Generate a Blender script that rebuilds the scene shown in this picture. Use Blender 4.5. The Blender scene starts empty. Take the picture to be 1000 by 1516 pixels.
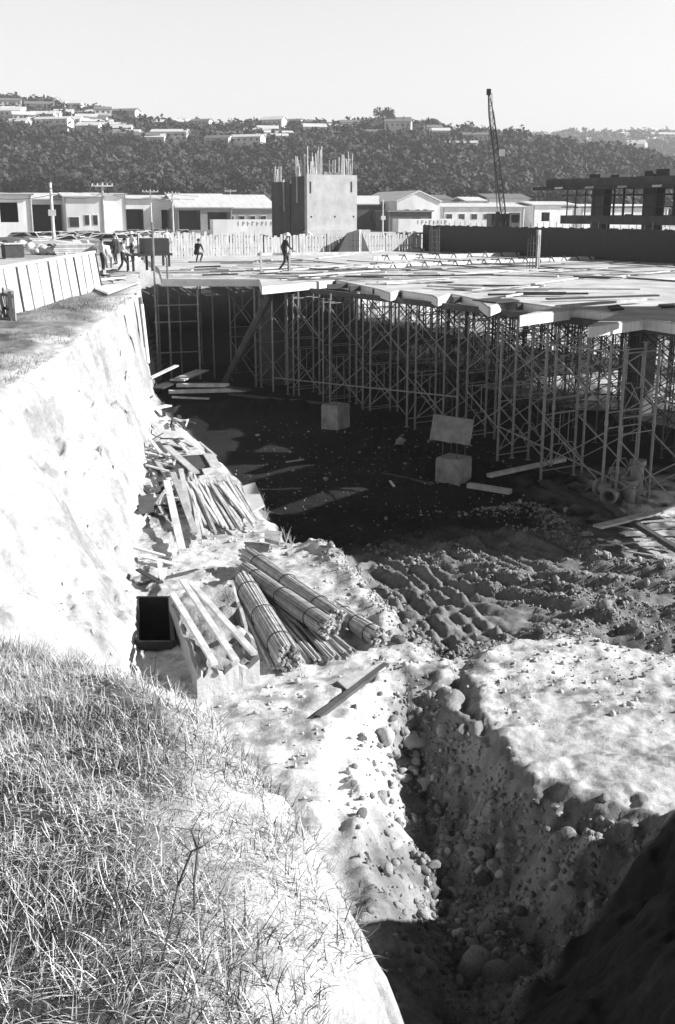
import bpy, math, random
import numpy as np
from mathutils import Vector, Matrix
random.seed(7); RNG = np.random.default_rng(7)
S = bpy.context.scene
COL = S.collection
# ------------------------------------------------------------------ camera, sky, sun, exposure
F = 1.61                                   # focal length / picture width
EYE = 2.8                                  # eye height above the timber deck (z = 0)
PITCH = math.atan(0.448/1.61)
cd = bpy.data.cameras.new('camera'); cam = bpy.data.objects.new('camera', cd); COL.objects.link(cam)
cam.location = (0, 0, EYE); cam.rotation_euler = (math.pi/2-PITCH, 0, 0)
cd.sensor_fit = 'HORIZONTAL'; cd.sensor_width = 36; cd.lens = 36*F
cd.clip_start = 0.05; cd.clip_end = 6000
S.camera = cam
SUN_EL = math.radians(30); SX, SY = 1.0, 0.0         # horizontal direction towards the sun
w = bpy.data.worlds.new('World'); S.world = w; w.use_nodes = True
nt = w.node_tree; nt.nodes.clear()
sky = nt.nodes.new('ShaderNodeTexSky'); sky.sky_type = 'NISHITA'; sky.sun_disc = False
sky.sun_elevation = SUN_EL; sky.sun_rotation = math.atan2(SX, SY)
sky.air_density = 1.0; sky.dust_density = 1.0
bw = nt.nodes.new('ShaderNodeRGBToBW'); bg = nt.nodes.new('ShaderNodeBackground'); wo = nt.nodes.new('ShaderNodeOutputWorld')
tcw = nt.nodes.new('ShaderNodeTexCoord'); sx_ = nt.nodes.new('ShaderNodeSeparateXYZ'); mrw = nt.nodes.new('ShaderNodeMapRange'); muw = nt.nodes.new('ShaderNodeMath'); muw.operation = 'MULTIPLY'
nt.links.new(tcw.outputs['Generated'], sx_.inputs[0]); nt.links.new(sx_.outputs[2], mrw.inputs[0])
mrw.inputs[1].default_value = 0.17; mrw.inputs[2].default_value = 0.5; mrw.inputs[3].default_value = 1.0; mrw.inputs[4].default_value = 0.06   # bright hazy horizon, darker zenith
nt.links.new(sky.outputs[0], bw.inputs[0]); nt.links.new(bw.outputs[0], muw.inputs[0]); nt.links.new(mrw.outputs[0], muw.inputs[1])
mr2 = nt.nodes.new('ShaderNodeMapRange'); mr2.inputs[1].default_value = 0; mr2.inputs[2].default_value = .16; mr2.inputs[3].default_value = .78; mr2.inputs[4].default_value = 1.05; mu2 = nt.nodes.new('ShaderNodeMath'); mu2.operation = 'MULTIPLY'
nt.links.new(sx_.outputs[2], mr2.inputs[0]); nt.links.new(muw.outputs[0], mu2.inputs[0]); nt.links.new(mr2.outputs[0], mu2.inputs[1]); nt.links.new(mu2.outputs[0], bg.inputs[0]); nt.links.new(bg.outputs[0], wo.inputs[0])
bg.inputs[1].default_value = 0.115
sd = bpy.data.lights.new('sun', 'SUN'); sun = bpy.data.objects.new('sun', sd); COL.objects.link(sun)
sd.energy = 5.0; sd.angle = math.radians(0.5); sd.color = (1, 1, 1)
sdir = Vector((SX*math.cos(SUN_EL), SY*math.cos(SUN_EL), math.sin(SUN_EL)))
sun.rotation_euler = sdir.to_track_quat('Z', 'Y').to_euler()
S.view_settings.view_transform = 'Standard'; S.view_settings.look = 'None'; S.view_settings.gamma = 1
S.view_settings.exposure = 1.0
S.render.engine = 'CYCLES'

# ------------------------------------------------------------------ helpers
def G(x, y, z):
    """point of the horizontal plane z that the survey (photo) position x, y looks at"""
    u = (x-500)/1610; v = (y-758)/1610
    c, s = math.cos(PITCH), math.sin(PITCH)
    d = Vector((u, c - v*s, -s - v*c)); t = (z-EYE)/d.z
    return Vector((d.x*t, d.y*t, z))
def AT(x, y, Y):
    """point at distance Y in front"""
    u = (x-500)/1610; v = (y-758)/1610
    c, s = math.cos(PITCH), math.sin(PITCH)
    d = Vector((u, c - v*s, -s - v*c)); t = Y/d.y
    return Vector((d.x*t, Y, EYE + d.z*t))
AX = Vector((-0.541, 0.841, 0)); BX = Vector((0.841, 0.541, 0)); OD = Vector((8.6, 27, 0))
def D(a, b, z=0.0):
    p = OD + AX*a + BX*b; p.z = z; return p
DROT = math.atan2(BX.y, BX.x)             # building grid: local x = BX, local y = AX

class MB:
    def __init__(s): s.v = []; s.f = []; s.m = []; s.mi = 0
    def add(s, vs, fs):
        n = len(s.v); s.v += [tuple(p) for p in vs]; s.f += [tuple(i+n for i in f) for f in fs]; s.m += [s.mi]*len(fs); return s
    def box(s, x0, y0, z0, x1, y1, z1, M=None):
        vs = [Vector(p) for p in ((x0,y0,z0),(x1,y0,z0),(x1,y1,z0),(x0,y1,z0),(x0,y0,z1),(x1,y0,z1),(x1,y1,z1),(x0,y1,z1))]
        if M is not None: vs = [M @ p for p in vs]
        return s.add(vs, [(3,2,1,0),(4,5,6,7),(0,1,5,4),(1,2,6,5),(2,3,7,6),(3,0,4,7)])
    def beam(s, p, q, w, h, up=(0,0,1)):
        p = Vector(p); q = Vector(q); d = (q-p).normalized(); up = Vector(up)
        r = d.cross(up)
        if r.length < 1e-4: r = d.cross(Vector((1,0,0)))
        r.normalize(); u = r.cross(d).normalized()
        vs = []
        for e in (p, q):
            for a, b in ((-1,-1),(1,-1),(1,1),(-1,1)): vs.append(e + r*(a*w/2) + u*(b*h/2))
        return s.add(vs, [(3,2,1,0),(4,5,6,7),(0,1,5,4),(1,2,6,5),(2,3,7,6),(3,0,4,7)])
    def tube(s, p, q, r, n=6, r2=None, cap=True):
        p = Vector(p); q = Vector(q); d = (q-p).normalized(); r2 = r if r2 is None else r2
        a = d.cross(Vector((0,0,1)))
        if a.length < 1e-4: a = Vector((1,0,0))
        a.normalize(); b = d.cross(a)
        vs = []
        for e, rr in ((p, r), (q, r2)):
            for i in range(n):
                t = 2*math.pi*i/n; vs.append(e + a*(math.cos(t)*rr) + b*(math.sin(t)*rr))
        fs = [(i, (i+1)%n, n+(i+1)%n, n+i) for i in range(n)]
        if cap: fs += [tuple(range(n-1,-1,-1)), tuple(range(n, 2*n))]
        return s.add(vs, fs)
    def prism(s, poly, z0, z1):
        n = len(poly); vs = [(p[0],p[1],z0) for p in poly] + [(p[0],p[1],z1) for p in poly]
        return s.add(vs, [tuple(range(n-1,-1,-1)), tuple(range(n,2*n))] + [(i,(i+1)%n,n+(i+1)%n,n+i) for i in range(n)])
    def mesh(s, name):
        me = bpy.data.meshes.new(name); me.from_pydata(s.v, [], s.f)
        return me
    def build(s, name, mats, parent=None, smooth=False):
        me = s.mesh(name)
        if not isinstance(mats, (list, tuple)): mats = [mats]
        for m in mats: me.materials.append(m)
        if len(mats) > 1: me.polygons.foreach_set('material_index', s.m)
        if smooth: me.polygons.foreach_set('use_smooth', [True]*len(me.polygons))
        me.update()
        o = bpy.data.objects.new(name, me); COL.objects.link(o)
        if parent is not None: o.parent = parent
        return o
def tag(o, label=None, cat=None, group=None, kind=None):
    if label: o['label'] = label
    if cat: o['category'] = cat
    if group: o['group'] = group
    if kind: o['kind'] = kind
    return o
def thing(name, label, cat, loc=(0,0,0), rz=0, group=None):
    o = bpy.data.objects.new(name, None); COL.objects.link(o); o.empty_display_size = 0.2
    o.location = loc; o.rotation_euler = (0,0,rz); return tag(o, label, cat, group)
def solo(name, mb, m, label, cat, loc=(0,0,0), rot=(0,0,0), group=None, smooth=False):
    o = mb.build(name, m, None, smooth); o.location = loc; o.rotation_euler = rot; return tag(o, label, cat, group)
def dup(root, loc, rz=None, label=None, scale=None, rot=None):
    def cp(o, par):
        c = o.copy(); COL.objects.link(c); c.parent = par
        for ch in kids.get(o.name, []): cp(ch, c)
        return c
    kids = {}
    def walk(o):
        kids[o.name] = list(o.children)
        for c in kids[o.name]: walk(c)
    walk(root)
    r = cp(root, None); r.location = loc
    if rz is not None: r.rotation_euler = (0,0,rz)
    if rot is not None: r.rotation_euler = rot
    if scale is not None: r.scale = scale
    if label: r['label'] = label
    return r
ORD = ['first','second','third','fourth','fifth','sixth','seventh','eighth','ninth','tenth','eleventh','twelfth','thirteenth','fourteenth','fifteenth','sixteenth','seventeenth','eighteenth','nineteenth','twentieth']

TENS = ['','ten','twenty','thirty','forty','fifty','sixty','seventy','eighty','ninety']; TENTH = ['','tenth','twentieth','thirtieth','fortieth','fiftieth','sixtieth','seventieth','eightieth','ninetieth']
def nth(i):
    n = i+1
    if n > 100: return 'hundred-and-'+nth(n-101)
    if n == 100: return 'hundredth'
    if n <= 20: return ORD[n-1]
    return TENTH[n//10] if n % 10 == 0 else TENS[n//10]+'-'+ORD[n%10-1]
# ------------------------------------------------------------------ numpy noise
def _hash(ix, iy, sd):
    n = (ix*374761393 + iy*668265263 + sd*974634777) & 0xffffffff
    n = ((n ^ (n >> 13))*1274126177) & 0xffffffff
    return ((n ^ (n >> 16)) & 0xffff)/65535.0
def vnoise(x, y, sd=0):
    x = np.asarray(x, float); y = np.asarray(y, float)
    ix = np.floor(x).astype(np.int64); iy = np.floor(y).astype(np.int64)
    fx = x-ix; fy = y-iy; fx = fx*fx*(3-2*fx); fy = fy*fy*(3-2*fy)
    a = _hash(ix,iy,sd); b = _hash(ix+1,iy,sd); c = _hash(ix,iy+1,sd); d = _hash(ix+1,iy+1,sd)
    return (a+(b-a)*fx)*(1-fy) + (c+(d-c)*fx)*fy
def fbm(x, y, sc, octv=4, sd=0):
    t = 0; amp = 1; tot = 0; f = 1.0/sc
    for k in range(octv):
        t = t + amp*(vnoise(x*f+17.3*k, y*f-9.1*k, sd+k)-0.5); tot += amp; amp *= 0.55; f *= 2.03
    return t/tot*2
def sstep(a, b, x):
    t = np.clip((x-a)/(b-a), 0, 1); return t*t*(3-2*t)
def seg_dist(X, Y, pts):
    best = np.full(X.shape, 1e9); tt = np.zeros(X.shape); n = len(pts)-1
    for i in range(n):
        ax, ay = pts[i][:2]; bx, by = pts[i+1][:2]; dx, dy = bx-ax, by-ay; L = dx*dx+dy*dy
        t = np.clip(((X-ax)*dx+(Y-ay)*dy)/L, 0, 1); d = np.hypot(X-ax-t*dx, Y-ay-t*dy)
        m = d < best; best = np.where(m, d, best); tt = np.where(m, (i+t)/n, tt)
    return best, tt
def inpoly(X, Y, poly):
    ins = np.zeros(X.shape, bool); n = len(poly); j = n-1
    for i in range(n):
        xi, yi = poly[i][:2]; xj, yj = poly[j][:2]
        c = ((yi > Y) != (yj > Y)) & (X < (xj-xi)*(Y-yi)/((yj-yi) if yj != yi else 1e-9)+xi)
        ins ^= c; j = i
    return ins
def sdist(X, Y, poly):          # >0 inside
    d, _ = seg_dist(X, Y, list(poly)+[poly[0]]); return np.where(inpoly(X, Y, poly), d, -d)

# ------------------------------------------------------------------ the terrain as one height function
EDGE = [(0.42,-12),(0.36,-3),(0.25,0),(.13,2.2),(-.08,3.66),(-.4,4.85),(-.8,5.7),(-1.5,6.3),(-2.6,6.9),(-4.2,8.4),(-5.3,11),(-5.8,15),(-6.0,19.3),(-6.75,30),(-7.5,40),(-7.75,42.8),(-8.1,47),(-9.4,55),(-11.5,64),(-14,70)]
HIGH = EDGE + [(-14,400),(-3000,400),(-3000,-12)]
def P2(x, y, z=-4.3):
    p = G(x, y, z); return (p.x, p.y)
LEDGE = [P2(*q) for q in ((222,590),(262,625),(330,690),(385,748),(432,806),(480,822),(530,860),(565,905),(590,945),(650,985),(690,990))] + [(1.2,14.6),(0.2,13.2),(0.0,9),(-8,6),(-9,44)]
PLAT = [P2(*q) for q in ((690,985),(760,968),(850,952),(930,975),(1000,985),(1150,985))] + [(30,14),(30,-8),(4.2,-8),(4.4,9.9),(3.8,10.8),(3.05,11.35),(2.1,12.2),(1.95,13.5),(1.75,15.2)]
TRENCH = [(0.95,15.5),(1.7,15.6),(1.95,13.6),(2.1,12.2),(3.05,11.35),(3.8,10.8),(4.6,9.6),(4.6,-8),(0.6,-8),(0.75,5),(0.45,9.5),(0.3,11.5),(0.35,13.2),(0.6,14.6)]
RIDGES = [  # pixel polyline, height, width
 ([(470,818),(520,850),(560,892),(585,935),(640,968),(700,975),(770,955),(850,930),(900,905)], .42, .42),
 ([(665,812),(730,842),(800,868),(900,885),(1010,900)], .34, .35),
 ([(690,848),(740,872),(800,885),(860,892)], .22, .3),
 ([(560,800),(600,815),(640,830)], .12, .3),
 ([(760,782),(850,800),(900,830),(1010,838)], .30, .4),
 ([(840,850),(920,862),(1010,866)], .26, .35),
 ([(870,905),(930,925),(1010,935)], .34, .4),
 ([(800,955),(880,965),(1010,975)], .30, .4),
 ([(700,760),(790,745),(850,790)], .25, .5),
 ([(560,640),(610,670),(640,690),(700,690),(800,700),(900,735)], .42, 1.1),
 ([(240,600),(330,600),(420,590),(560,610)], .35, 1.0),
]
RIDGES = [([P2(*q) for q in r], h, w) for r, h, w in RIDGES]
RUTS = [([(720,800),(830,845),(1000,862)],.10,.14),([(880,940),(1000,950)],.12,.2)]
TRACKS = [([(575,795),(650,822),(730,850),(850,872),(1020,888)], 3.2, .34, .085), ([(560,826),(620,872),(672,922),(690,945)], 1.35, .32, .10), ([(640,770),(760,790),(880,830),(1020,850)], 1.6, .38, .07)]
TRACKS = [([P2(*q) for q in r], w, sp, h) for r, w, sp, h in TRACKS]
RUTS = [([P2(*q) for q in r], h, w) for r, h, w in RUTS]
UNDER = [(9.7,25),(-3.5,45.5),(-7.4,44.9)]+[tuple(D(*q)[:2]) for q in ((23,-4.6),(45.6,4.6),(45.8,26.3),(14,26.3),(14,14.5),(-2,14.5))]
def height(X, Y, full=False):
    X = np.asarray(X, float); Y = np.asarray(Y, float)
    d, t = seg_dist(X, Y, EDGE); hi = inpoly(X, Y, HIGH)
    sgn = np.where(hi, d, -d)+sstep(70, 45, Y)*(.17+.05*sstep(6, 12, Y))*(fbm(X, Y, .8, 5, 13)+.7*fbm(X, Y, .22, 3, 15))
    hi = sgn > 0; d = np.abs(sgn); din = np.where(hi, d, 0); dout = np.where(hi, 0, d)
    wob = fbm(X, Y, 2.2, 4, 3)
    # high ground
    top = np.where(Y < 7.5, 1.18-0.135*np.maximum(Y, -2), 0.17); top = top + (-0.25-top)*sstep(6.5, 13, Y)
    top = top - 0.22*np.exp(-din/0.45)*sstep(12, 4, Y) - 0.12*np.exp(-din/0.6)
    top = top + 0.12*fbm(X, Y, 1.3, 4, 11)*sstep(60, 20, Y)*sstep(0.0,0.5,din+.2)
    # low ground
    a = (X-OD.x)*AX.x+(Y-OD.y)*AX.y; b = (X-OD.x)*BX.x+(Y-OD.y)*BX.y
    low = np.full(X.shape, -4.5)+0.10*fbm(X, Y, 3.0, 4, 5)
    mnear = sstep(60, 40, Y)
    led = sstep(-0.25, 0.35, sdist(X, Y, LEDGE)+0.25*fbm(X, Y, .9, 3, 8)); low = low+0.42*led
    pl = sstep(-0.25, 0.3, sdist(X, Y, PLAT)+0.12*fbm(X, Y, .7, 3, 9)); sd_t = sdist(X, Y, TRENCH)+(0.10+.42*sstep(.8,1.6,X))*fbm(X, Y, .9, 6, 21)
    pl = np.maximum(pl, sstep(-.5, 0, sd_t)); low = low*(1-pl)+(-4.0+.1*fbm(X, Y, 3.0, 4, 5))*pl
    tr = np.where(X > 1.1, sstep(-.3, 1.15, sd_t), sstep(-0.6, 1.3, sd_t-.08*fbm(X, Y, .8, 5, 21)))*sstep(16.2, 13.4, Y)
    low = low-1.25*tr+.34*tr*fbm(X, Y, .6, 6, 22)+.10*fbm(X, Y, .22, 3, 23)*sstep(1.2,.2,np.abs(sd_t))
    rd = np.zeros(X.shape)
    for pts, h, w in RIDGES:
        dd, tt = seg_dist(X, Y, pts); k = .8*h*np.exp(-(dd/w)**2)*(0.75+0.6*fbm(X, Y, .35, 3, 31)); rd = np.maximum(rd, k)
    low = low+rd*(1-0.7*pl)
    for pts, h, w in RUTS:
        dd, tt = seg_dist(X, Y, pts); low = low - h*np.exp(-(dd/w)**2)*(0.8+0.5*fbm(X, Y, .2, 2, 33)) + 0.55*h*np.exp(-((dd-1.7*w)/(0.7*w))**2)
    for pts, w, sp, h in TRACKS:
        dd, tt = seg_dist(X, Y, pts); msk = np.exp(-(dd/w)**4)*sstep(-.35, .25, fbm(X, Y, 1.4, 3, 55+int(w*10)))*(1-pl)*(1-led)
        dd = dd+.03*fbm(X, Y, .5, 3, 56); low = low+h*msk*(np.sin(dd*2*np.pi/sp)+.6*np.sin(dd*2*np.pi/(sp*1.9)+1))+.6*h*msk*fbm(X, Y, .09, 2, 57)*.5
    rub = np.exp(-((Y-18.5)/3.5)**2)*sstep(-0.5, 2.0, X)
    low = low+0.05*rub*fbm(X, Y, .3, 4, 41) + 0.05*fbm(X, Y, .28, 3, 43)*sstep(40, 20, Y)
    # square hole behind the grass bank
    hole = inpoly(X, Y, [P2(203,884,-3.95),P2(251,884,-3.95),P2(256,950,-3.95),P2(203,950,-3.95)]); low = np.where(hole, -7.0, low)
    # pit sides far away
    side = np.maximum(sstep(27, 39, b), sstep(46, 50, a)); side = np.maximum(side, sstep(30, 36, Y)*sstep(60, 100, X))
    low = low*(1-side)-0.6*side
    # mound added at right to block sun and blacken the near corner
    hd = np.hypot(X-6.6, Y-6.6)/5.5+.05*wob+.02*fbm(X, Y, .4, 3, 24); heap = 6.2*np.clip(1-hd, 0, .9); low = low+heap
    run = np.interp(t*(len(EDGE)-1), [0,3,5,7,8.5,10,11.6,13,14,15,19], [1.6,1.5,1.6,2.2,3.2,3.3,2.45,1.3,.65,.45,.45])
    q = np.clip(dout*(1+0.12*wob+0.07*fbm(X*.5,Y,.7,4,14))/run, 0, 1)
    prof = q*0.86+0.14*sstep(0, 1, q)
    prof = np.where(t*(len(EDGE)-1) < 8, 0.62*q+0.38*sstep(0,1,q), prof)
    z = np.where(hi, top, top*(1-prof)+low*prof)
    under = inpoly(X, Y, UNDER); z = np.where(under, np.minimum(z, low), z)
    far = sstep(90, 130, Y)
    z = z*(1-far)-0.6*far
    if not full: return z
    return z, dict(hi=hi, din=din, dout=dout, q=q, led=led, pl=pl, tr=tr, rd=rd, a=a, b=b, hole=hole, heap=heap, t=t*(len(EDGE)-1))  # heap: the mound added to block sun
def H(x, y): return float(height(np.array([x]), np.array([y]))[0])

# ------------------------------------------------------------------ materials
def newmat(name):
    m = bpy.data.materials.new(name); m.use_nodes = True; n = m.node_tree; n.nodes.clear()
    out = n.nodes.new('ShaderNodeOutputMaterial'); bs = n.nodes.new('ShaderNodeBsdfPrincipled'); n.links.new(bs.outputs[0], out.inputs[0])
    return m, n, bs
def mat(name, c, rough=0.8, var=0.3, scale=3.0, bump=0.0, bscale=30, stretch=(1,1,1), metal=0.0, spec=0.3, rand=0.0):
    m, n, bs = newmat(name)
    tc = n.nodes.new('ShaderNodeTexCoord'); mp = n.nodes.new('ShaderNodeMapping'); mp.inputs['Scale'].default_value = stretch
    n.links.new(tc.outputs['Object'], mp.inputs[0])
    no = n.nodes.new('ShaderNodeTexNoise'); no.inputs['Scale'].default_value = scale; no.inputs['Detail'].default_value = 7; no.inputs['Roughness'].default_value = .65
    n.links.new(mp.outputs[0], no.inputs['Vector'])
    r = n.nodes.new('ShaderNodeMapRange'); r.inputs[1].default_value = .3; r.inputs[2].default_value = .7
    r.inputs[3].default_value = c*(1-var); r.inputs[4].default_value = min(.85, c*(1+var))
    n.links.new(no.outputs[0], r.inputs[0]); src = r.outputs[0]
    if rand:
        oi = n.nodes.new('ShaderNodeObjectInfo'); rr = n.nodes.new('ShaderNodeMapRange'); rr.inputs[3].default_value = 1-rand; rr.inputs[4].default_value = 1+rand*.5
        n.links.new(oi.outputs['Random'], rr.inputs[0]); mu = n.nodes.new('ShaderNodeMath'); mu.operation = 'MULTIPLY'; mu.use_clamp = True
        n.links.new(src, mu.inputs[0]); n.links.new(rr.outputs[0], mu.inputs[1]); src = mu.outputs[0]
    n.links.new(src, bs.inputs['Base Color'])
    bs.inputs['Roughness'].default_value = rough; bs.inputs['Metallic'].default_value = metal; bs.inputs['Specular IOR Level'].default_value = spec
    if bump:
        nb = n.nodes.new('ShaderNodeTexNoise'); nb.inputs['Scale'].default_value = bscale; nb.inputs['Detail'].default_value = 6
        n.links.new(mp.outputs[0], nb.inputs['Vector']); b = n.nodes.new('ShaderNodeBump'); b.inputs['Strength'].default_value = bump; b.inputs['Distance'].default_value = 0.05
        n.links.new(nb.outputs[0], b.inputs['Height']); n.links.new(b.outputs[0], bs.inputs['Normal'])
    return m
def ground_mat():
    m, n, bs = newmat('earth')
    at = n.nodes.new('ShaderNodeAttribute'); at.attribute_name = 'tone'
    ge = n.nodes.new('ShaderNodeNewGeometry')
    def noise(sc, det=8, ro=.65):
        no = n.nodes.new('ShaderNodeTexNoise'); no.inputs['Scale'].default_value = sc; no.inputs['Detail'].default_value = det; no.inputs['Roughness'].default_value = ro
        n.links.new(ge.outputs['Position'], no.inputs['Vector']); return no
    a = noise(1.1); b = noise(9); c = noise(45, 4)
    def mr(src, lo, hi, x0=.3, x1=.7):
        r = n.nodes.new('ShaderNodeMapRange'); r.inputs[1].default_value = x0; r.inputs[2].default_value = x1; r.inputs[3].default_value = lo; r.inputs[4].default_value = hi
        n.links.new(src, r.inputs[0]); return r.outputs[0]
    def mul(p, q):
        u = n.nodes.new('ShaderNodeMath'); u.operation = 'MULTIPLY'; n.links.new(p, u.inputs[0]); n.links.new(q, u.inputs[1]); return u.outputs[0]
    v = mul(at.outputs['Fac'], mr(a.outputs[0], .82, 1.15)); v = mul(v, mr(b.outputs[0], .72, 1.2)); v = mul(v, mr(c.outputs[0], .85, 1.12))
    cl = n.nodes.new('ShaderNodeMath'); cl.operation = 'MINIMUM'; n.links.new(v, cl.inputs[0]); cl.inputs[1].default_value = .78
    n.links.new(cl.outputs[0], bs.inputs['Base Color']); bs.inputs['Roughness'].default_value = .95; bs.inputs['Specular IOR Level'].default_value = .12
    vo = n.nodes.new('ShaderNodeTexVoronoi'); vo.inputs['Scale'].default_value = 14; n.links.new(ge.outputs['Position'], vo.inputs['Vector'])
    b1 = n.nodes.new('ShaderNodeBump'); b1.inputs['Strength'].default_value = .45; b1.inputs['Distance'].default_value = .06; n.links.new(b.outputs[0], b1.inputs['Height'])
    b2 = n.nodes.new('ShaderNodeBump'); b2.inputs['Strength'].default_value = .35; b2.inputs['Distance'].default_value = .03; n.links.new(c.outputs[0], b2.inputs['Height']); n.links.new(b1.outputs[0], b2.inputs['Normal'])
    n.links.new(b2.outputs[0], bs.inputs['Normal'])
    return m
M = dict(
 steel_bright=mat('bright_steel', .23, .5, .25, 4, rand=.2), steel_shaded=mat('shaded_steel', .085, .7, .4, 4, rand=.4), pad=mat('rough_concrete', .27, .9, .45, 2.5, .5, 14),
 earth=ground_mat(),
 straw=None,
 clod=mat('clod_earth', .26, .95, .45, 4, .5, 25),
 stone=mat('stone', .34, .8, .35, 5, .6, 22, rand=.75),
 stone_pale=mat('pale_stone', .6, .8, .25, 5, .5, 20),
 ply=mat('plywood', .58, .6, .18, 2.0, .15, 8, (1,8,1), rand=.25),
 deck=mat('deck_ply', .5, .7, .35, .8, .2, 10, (1,1,1)),
 timber=mat('pale_timber', .55, .75, .3, 3, .2, 18, (1,1,1), rand=.35),
 rod=mat('weathered_rod', .42, .6, .4, 6, .2, 30, rand=.5),
 timber_dark=mat('dark_timber', .07, .8, .35, 3, .2, 18, rand=.4),
 steel=mat('galvanised_steel', .26, .55, .3, 4, 0, 8, rand=.3),
 rust=mat('dark_steel', .06, .7, .4, 4, 0, 8),
 concrete=mat('concrete', .40, .85, .22, 1.2, .3, 18),
 concrete_dark=mat('dark_concrete', .09, .8, .3, 1.0, .3, 18),  # darker concrete tone; carries the shade on the core tower's side
 black=mat('black_paint_and_shade', .025, .5, .3, 3), rubber=mat('rubber', .03, .9, .2, 3),
 white=mat('white_paint', .66, .6, .2, .5, stretch=(1,1,.35)), offwhite=mat('cream_wall', .54, .8, .22, .5, stretch=(1,1,.35)), roof=mat('sheet_roof', .6, .5, .2, .6, stretch=(4,.3,1)),
 roof_dark=mat('tile_roof', .16, .8, .2, 1.0), grey=mat('grey_wall', .22, .8, .2, .6), glass=mat('dark_glass', .03, .1, .1, 1, spec=.6),
 leaf=mat('foliage', .032, .85, .7, .12, 0, 1), leaf2=mat('foliage_pale', .065, .85, .6, .3, 0, 1), bark=mat('bark', .08, .9, .3, 4),
 hill=mat('hill_scrub', .045, .95, .6, .05, .5, .4), farhill=mat('far_hill_scrub', .07, .95, .6, .02),
 skin=mat('skin', .32, .6, .05, 3), cloth_dark=mat('dark_cloth', .035, .9, .3, 8), cloth_pale=mat('pale_cloth', .6, .9, .1, 8), asphalt=mat('asphalt', .3, .9, .2, 1),
 car1=mat('car_paint', .7, .25, .02, 1, spec=.6, rand=.75), ceramic=mat('clay_pipe', .22, .45, .25, 3), mesh=mat('reinforcing_steel', .09, .7, .3, 3),
 paling=mat('paling_timber', .42, .8, .45, 2.5, .2, 10, (6,6,.6)), hoard=mat('hoarding_sheet', .52, .6, .12, .8),
)

# ------------------------------------------------------------------ ground mesh (one sheet to the horizon)
def gridlines():
    xs = list(np.arange(-9, 9.3, 0.05)); x = 9.3; s = .05
    while x < 3000: xs.append(x); s = min(s*1.07, 120); x += s
    x = -9.05; s = .05
    while x > -3000: xs.insert(0, x); s = min(s*1.09, 150); x -= s
    ys = []; y = -12.0
    while y < 0.6: ys.append(y); y += .35
    while y < 3000:
        ys.append(y); y += (max(.03, min(.0042*y, .10)) if y < 30 else min(.12*(1.07**(len([1 for q in ys if q > 30]))), 100))
    return np.array(xs), np.array(ys)
xs, ys = gridlines(); GX, GY = np.meshgrid(xs, ys); print('ground grid', GX.shape)
Z, I = height(GX, GY, True)
Z = Z + 0.02*fbm(GX, GY, .12, 3, 51)*(np.abs(GX) < 9.2)*(GY < 30)
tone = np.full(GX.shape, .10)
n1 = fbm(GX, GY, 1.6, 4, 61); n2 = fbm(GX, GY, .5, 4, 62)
sunlit_ruts = sstep(24.5, 22.0, GY+1.2*n1-0.25*(GX-1))*sstep(-1.5, 0.5, GX+.6*n1)
tone = .02+.008*n1 + .19*sunlit_ruts  # deck's shade put into the floor tone; sunlit rutted part kept paler
right_under = sstep(4, 10, GX+n1)*sstep(32, 27, GY)+sstep(9,14,I['b']+2*n1); tone = np.maximum(tone, .6*np.clip(right_under,0,1)*np.clip(.75+1.6*n2,.06,1.3))  # ground toned bright where sun gets in under the deck
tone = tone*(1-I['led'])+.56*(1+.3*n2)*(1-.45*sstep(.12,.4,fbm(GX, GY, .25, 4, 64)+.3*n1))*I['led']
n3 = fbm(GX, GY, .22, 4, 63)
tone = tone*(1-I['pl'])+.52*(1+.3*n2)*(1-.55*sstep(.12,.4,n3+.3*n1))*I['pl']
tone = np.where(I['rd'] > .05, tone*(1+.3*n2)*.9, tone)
trt = sstep(.01,.035,I['tr']+.02*n2); tone = tone*(1-trt)+(.24*(1+.9*n2)+.45*sstep(11.0,13.0,GY)*sstep(1.2,.2,GX)+.2*sstep(.6,.1,GX)*sstep(9,11,GY))*trt; tone = np.where(I['hole'], .012, tone)  # hole toned near black for the shade inside it
face = (~I['hi'])*(1-sstep(.8, 1.0, I['q']))
gy_, gx_ = np.gradient(Z, ys, xs); slope = np.hypot(gx_, gy_); near = (GX > .2)&(GX < 9)&(GY > 5)&(GY < 16.5)
stp = sstep(.45, .9, slope+.3*n2)*near*(1-I['hi'])*sstep(.9,1.5,GX); tone = tone*(1-stp)+.22*(1+.9*n2)*stp
hp = sstep(.05, .35, I['heap']); tone = tone*(1-hp)+.035*(1+.6*n2)*hp  # added mound toned near black to deepen its shade
bk = sstep(30, 36, I['a'])*(Z < -.7)*I['a']; tone = np.where((bk > 0)&(GY < 85)&(I['b'] < 22), .04, tone)  # back of the pit toned dark, standing in for deep shade
tone = tone*(1-face)+(.41*(1+.28*n2+.18*n1-.28*sstep(.05,.4,fbm(GX*2.2, GY*.9, .7, 5, 66))))*face
topt = np.where(GY < 9, .05+.50*sstep(.85, .1, I['din']+.6*n1), .17+.14*n1+.35*sstep(1.1, 0, I['din']+1.0*n1)+.14*n2)
topt = np.where(GY > 45, .45+.06*n1, topt)
tone = np.where(I['hi'], topt, tone); tone = tone*np.where((GY < 12)&(GX < .6), 1-.25*sstep(0,.4,n2), 1)
farz = sstep(46, 50, I['a']); farz = np.maximum(farz, sstep(22, 30, I['b'])); tone = tone*(1-farz)+.5*farz*(1+.2*n1)
road = inpoly(GX, GY, [(-60,64),(-18,70),(-12,100),(-70,92)]); tone = np.where(road, .33, tone)
tone = np.where(GY > 230, .3, tone); tone = np.clip(tone, .012, .8)
ny, nx = GX.shape
me = bpy.data.meshes.new('ground'); me.vertices.add(nx*ny)
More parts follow.
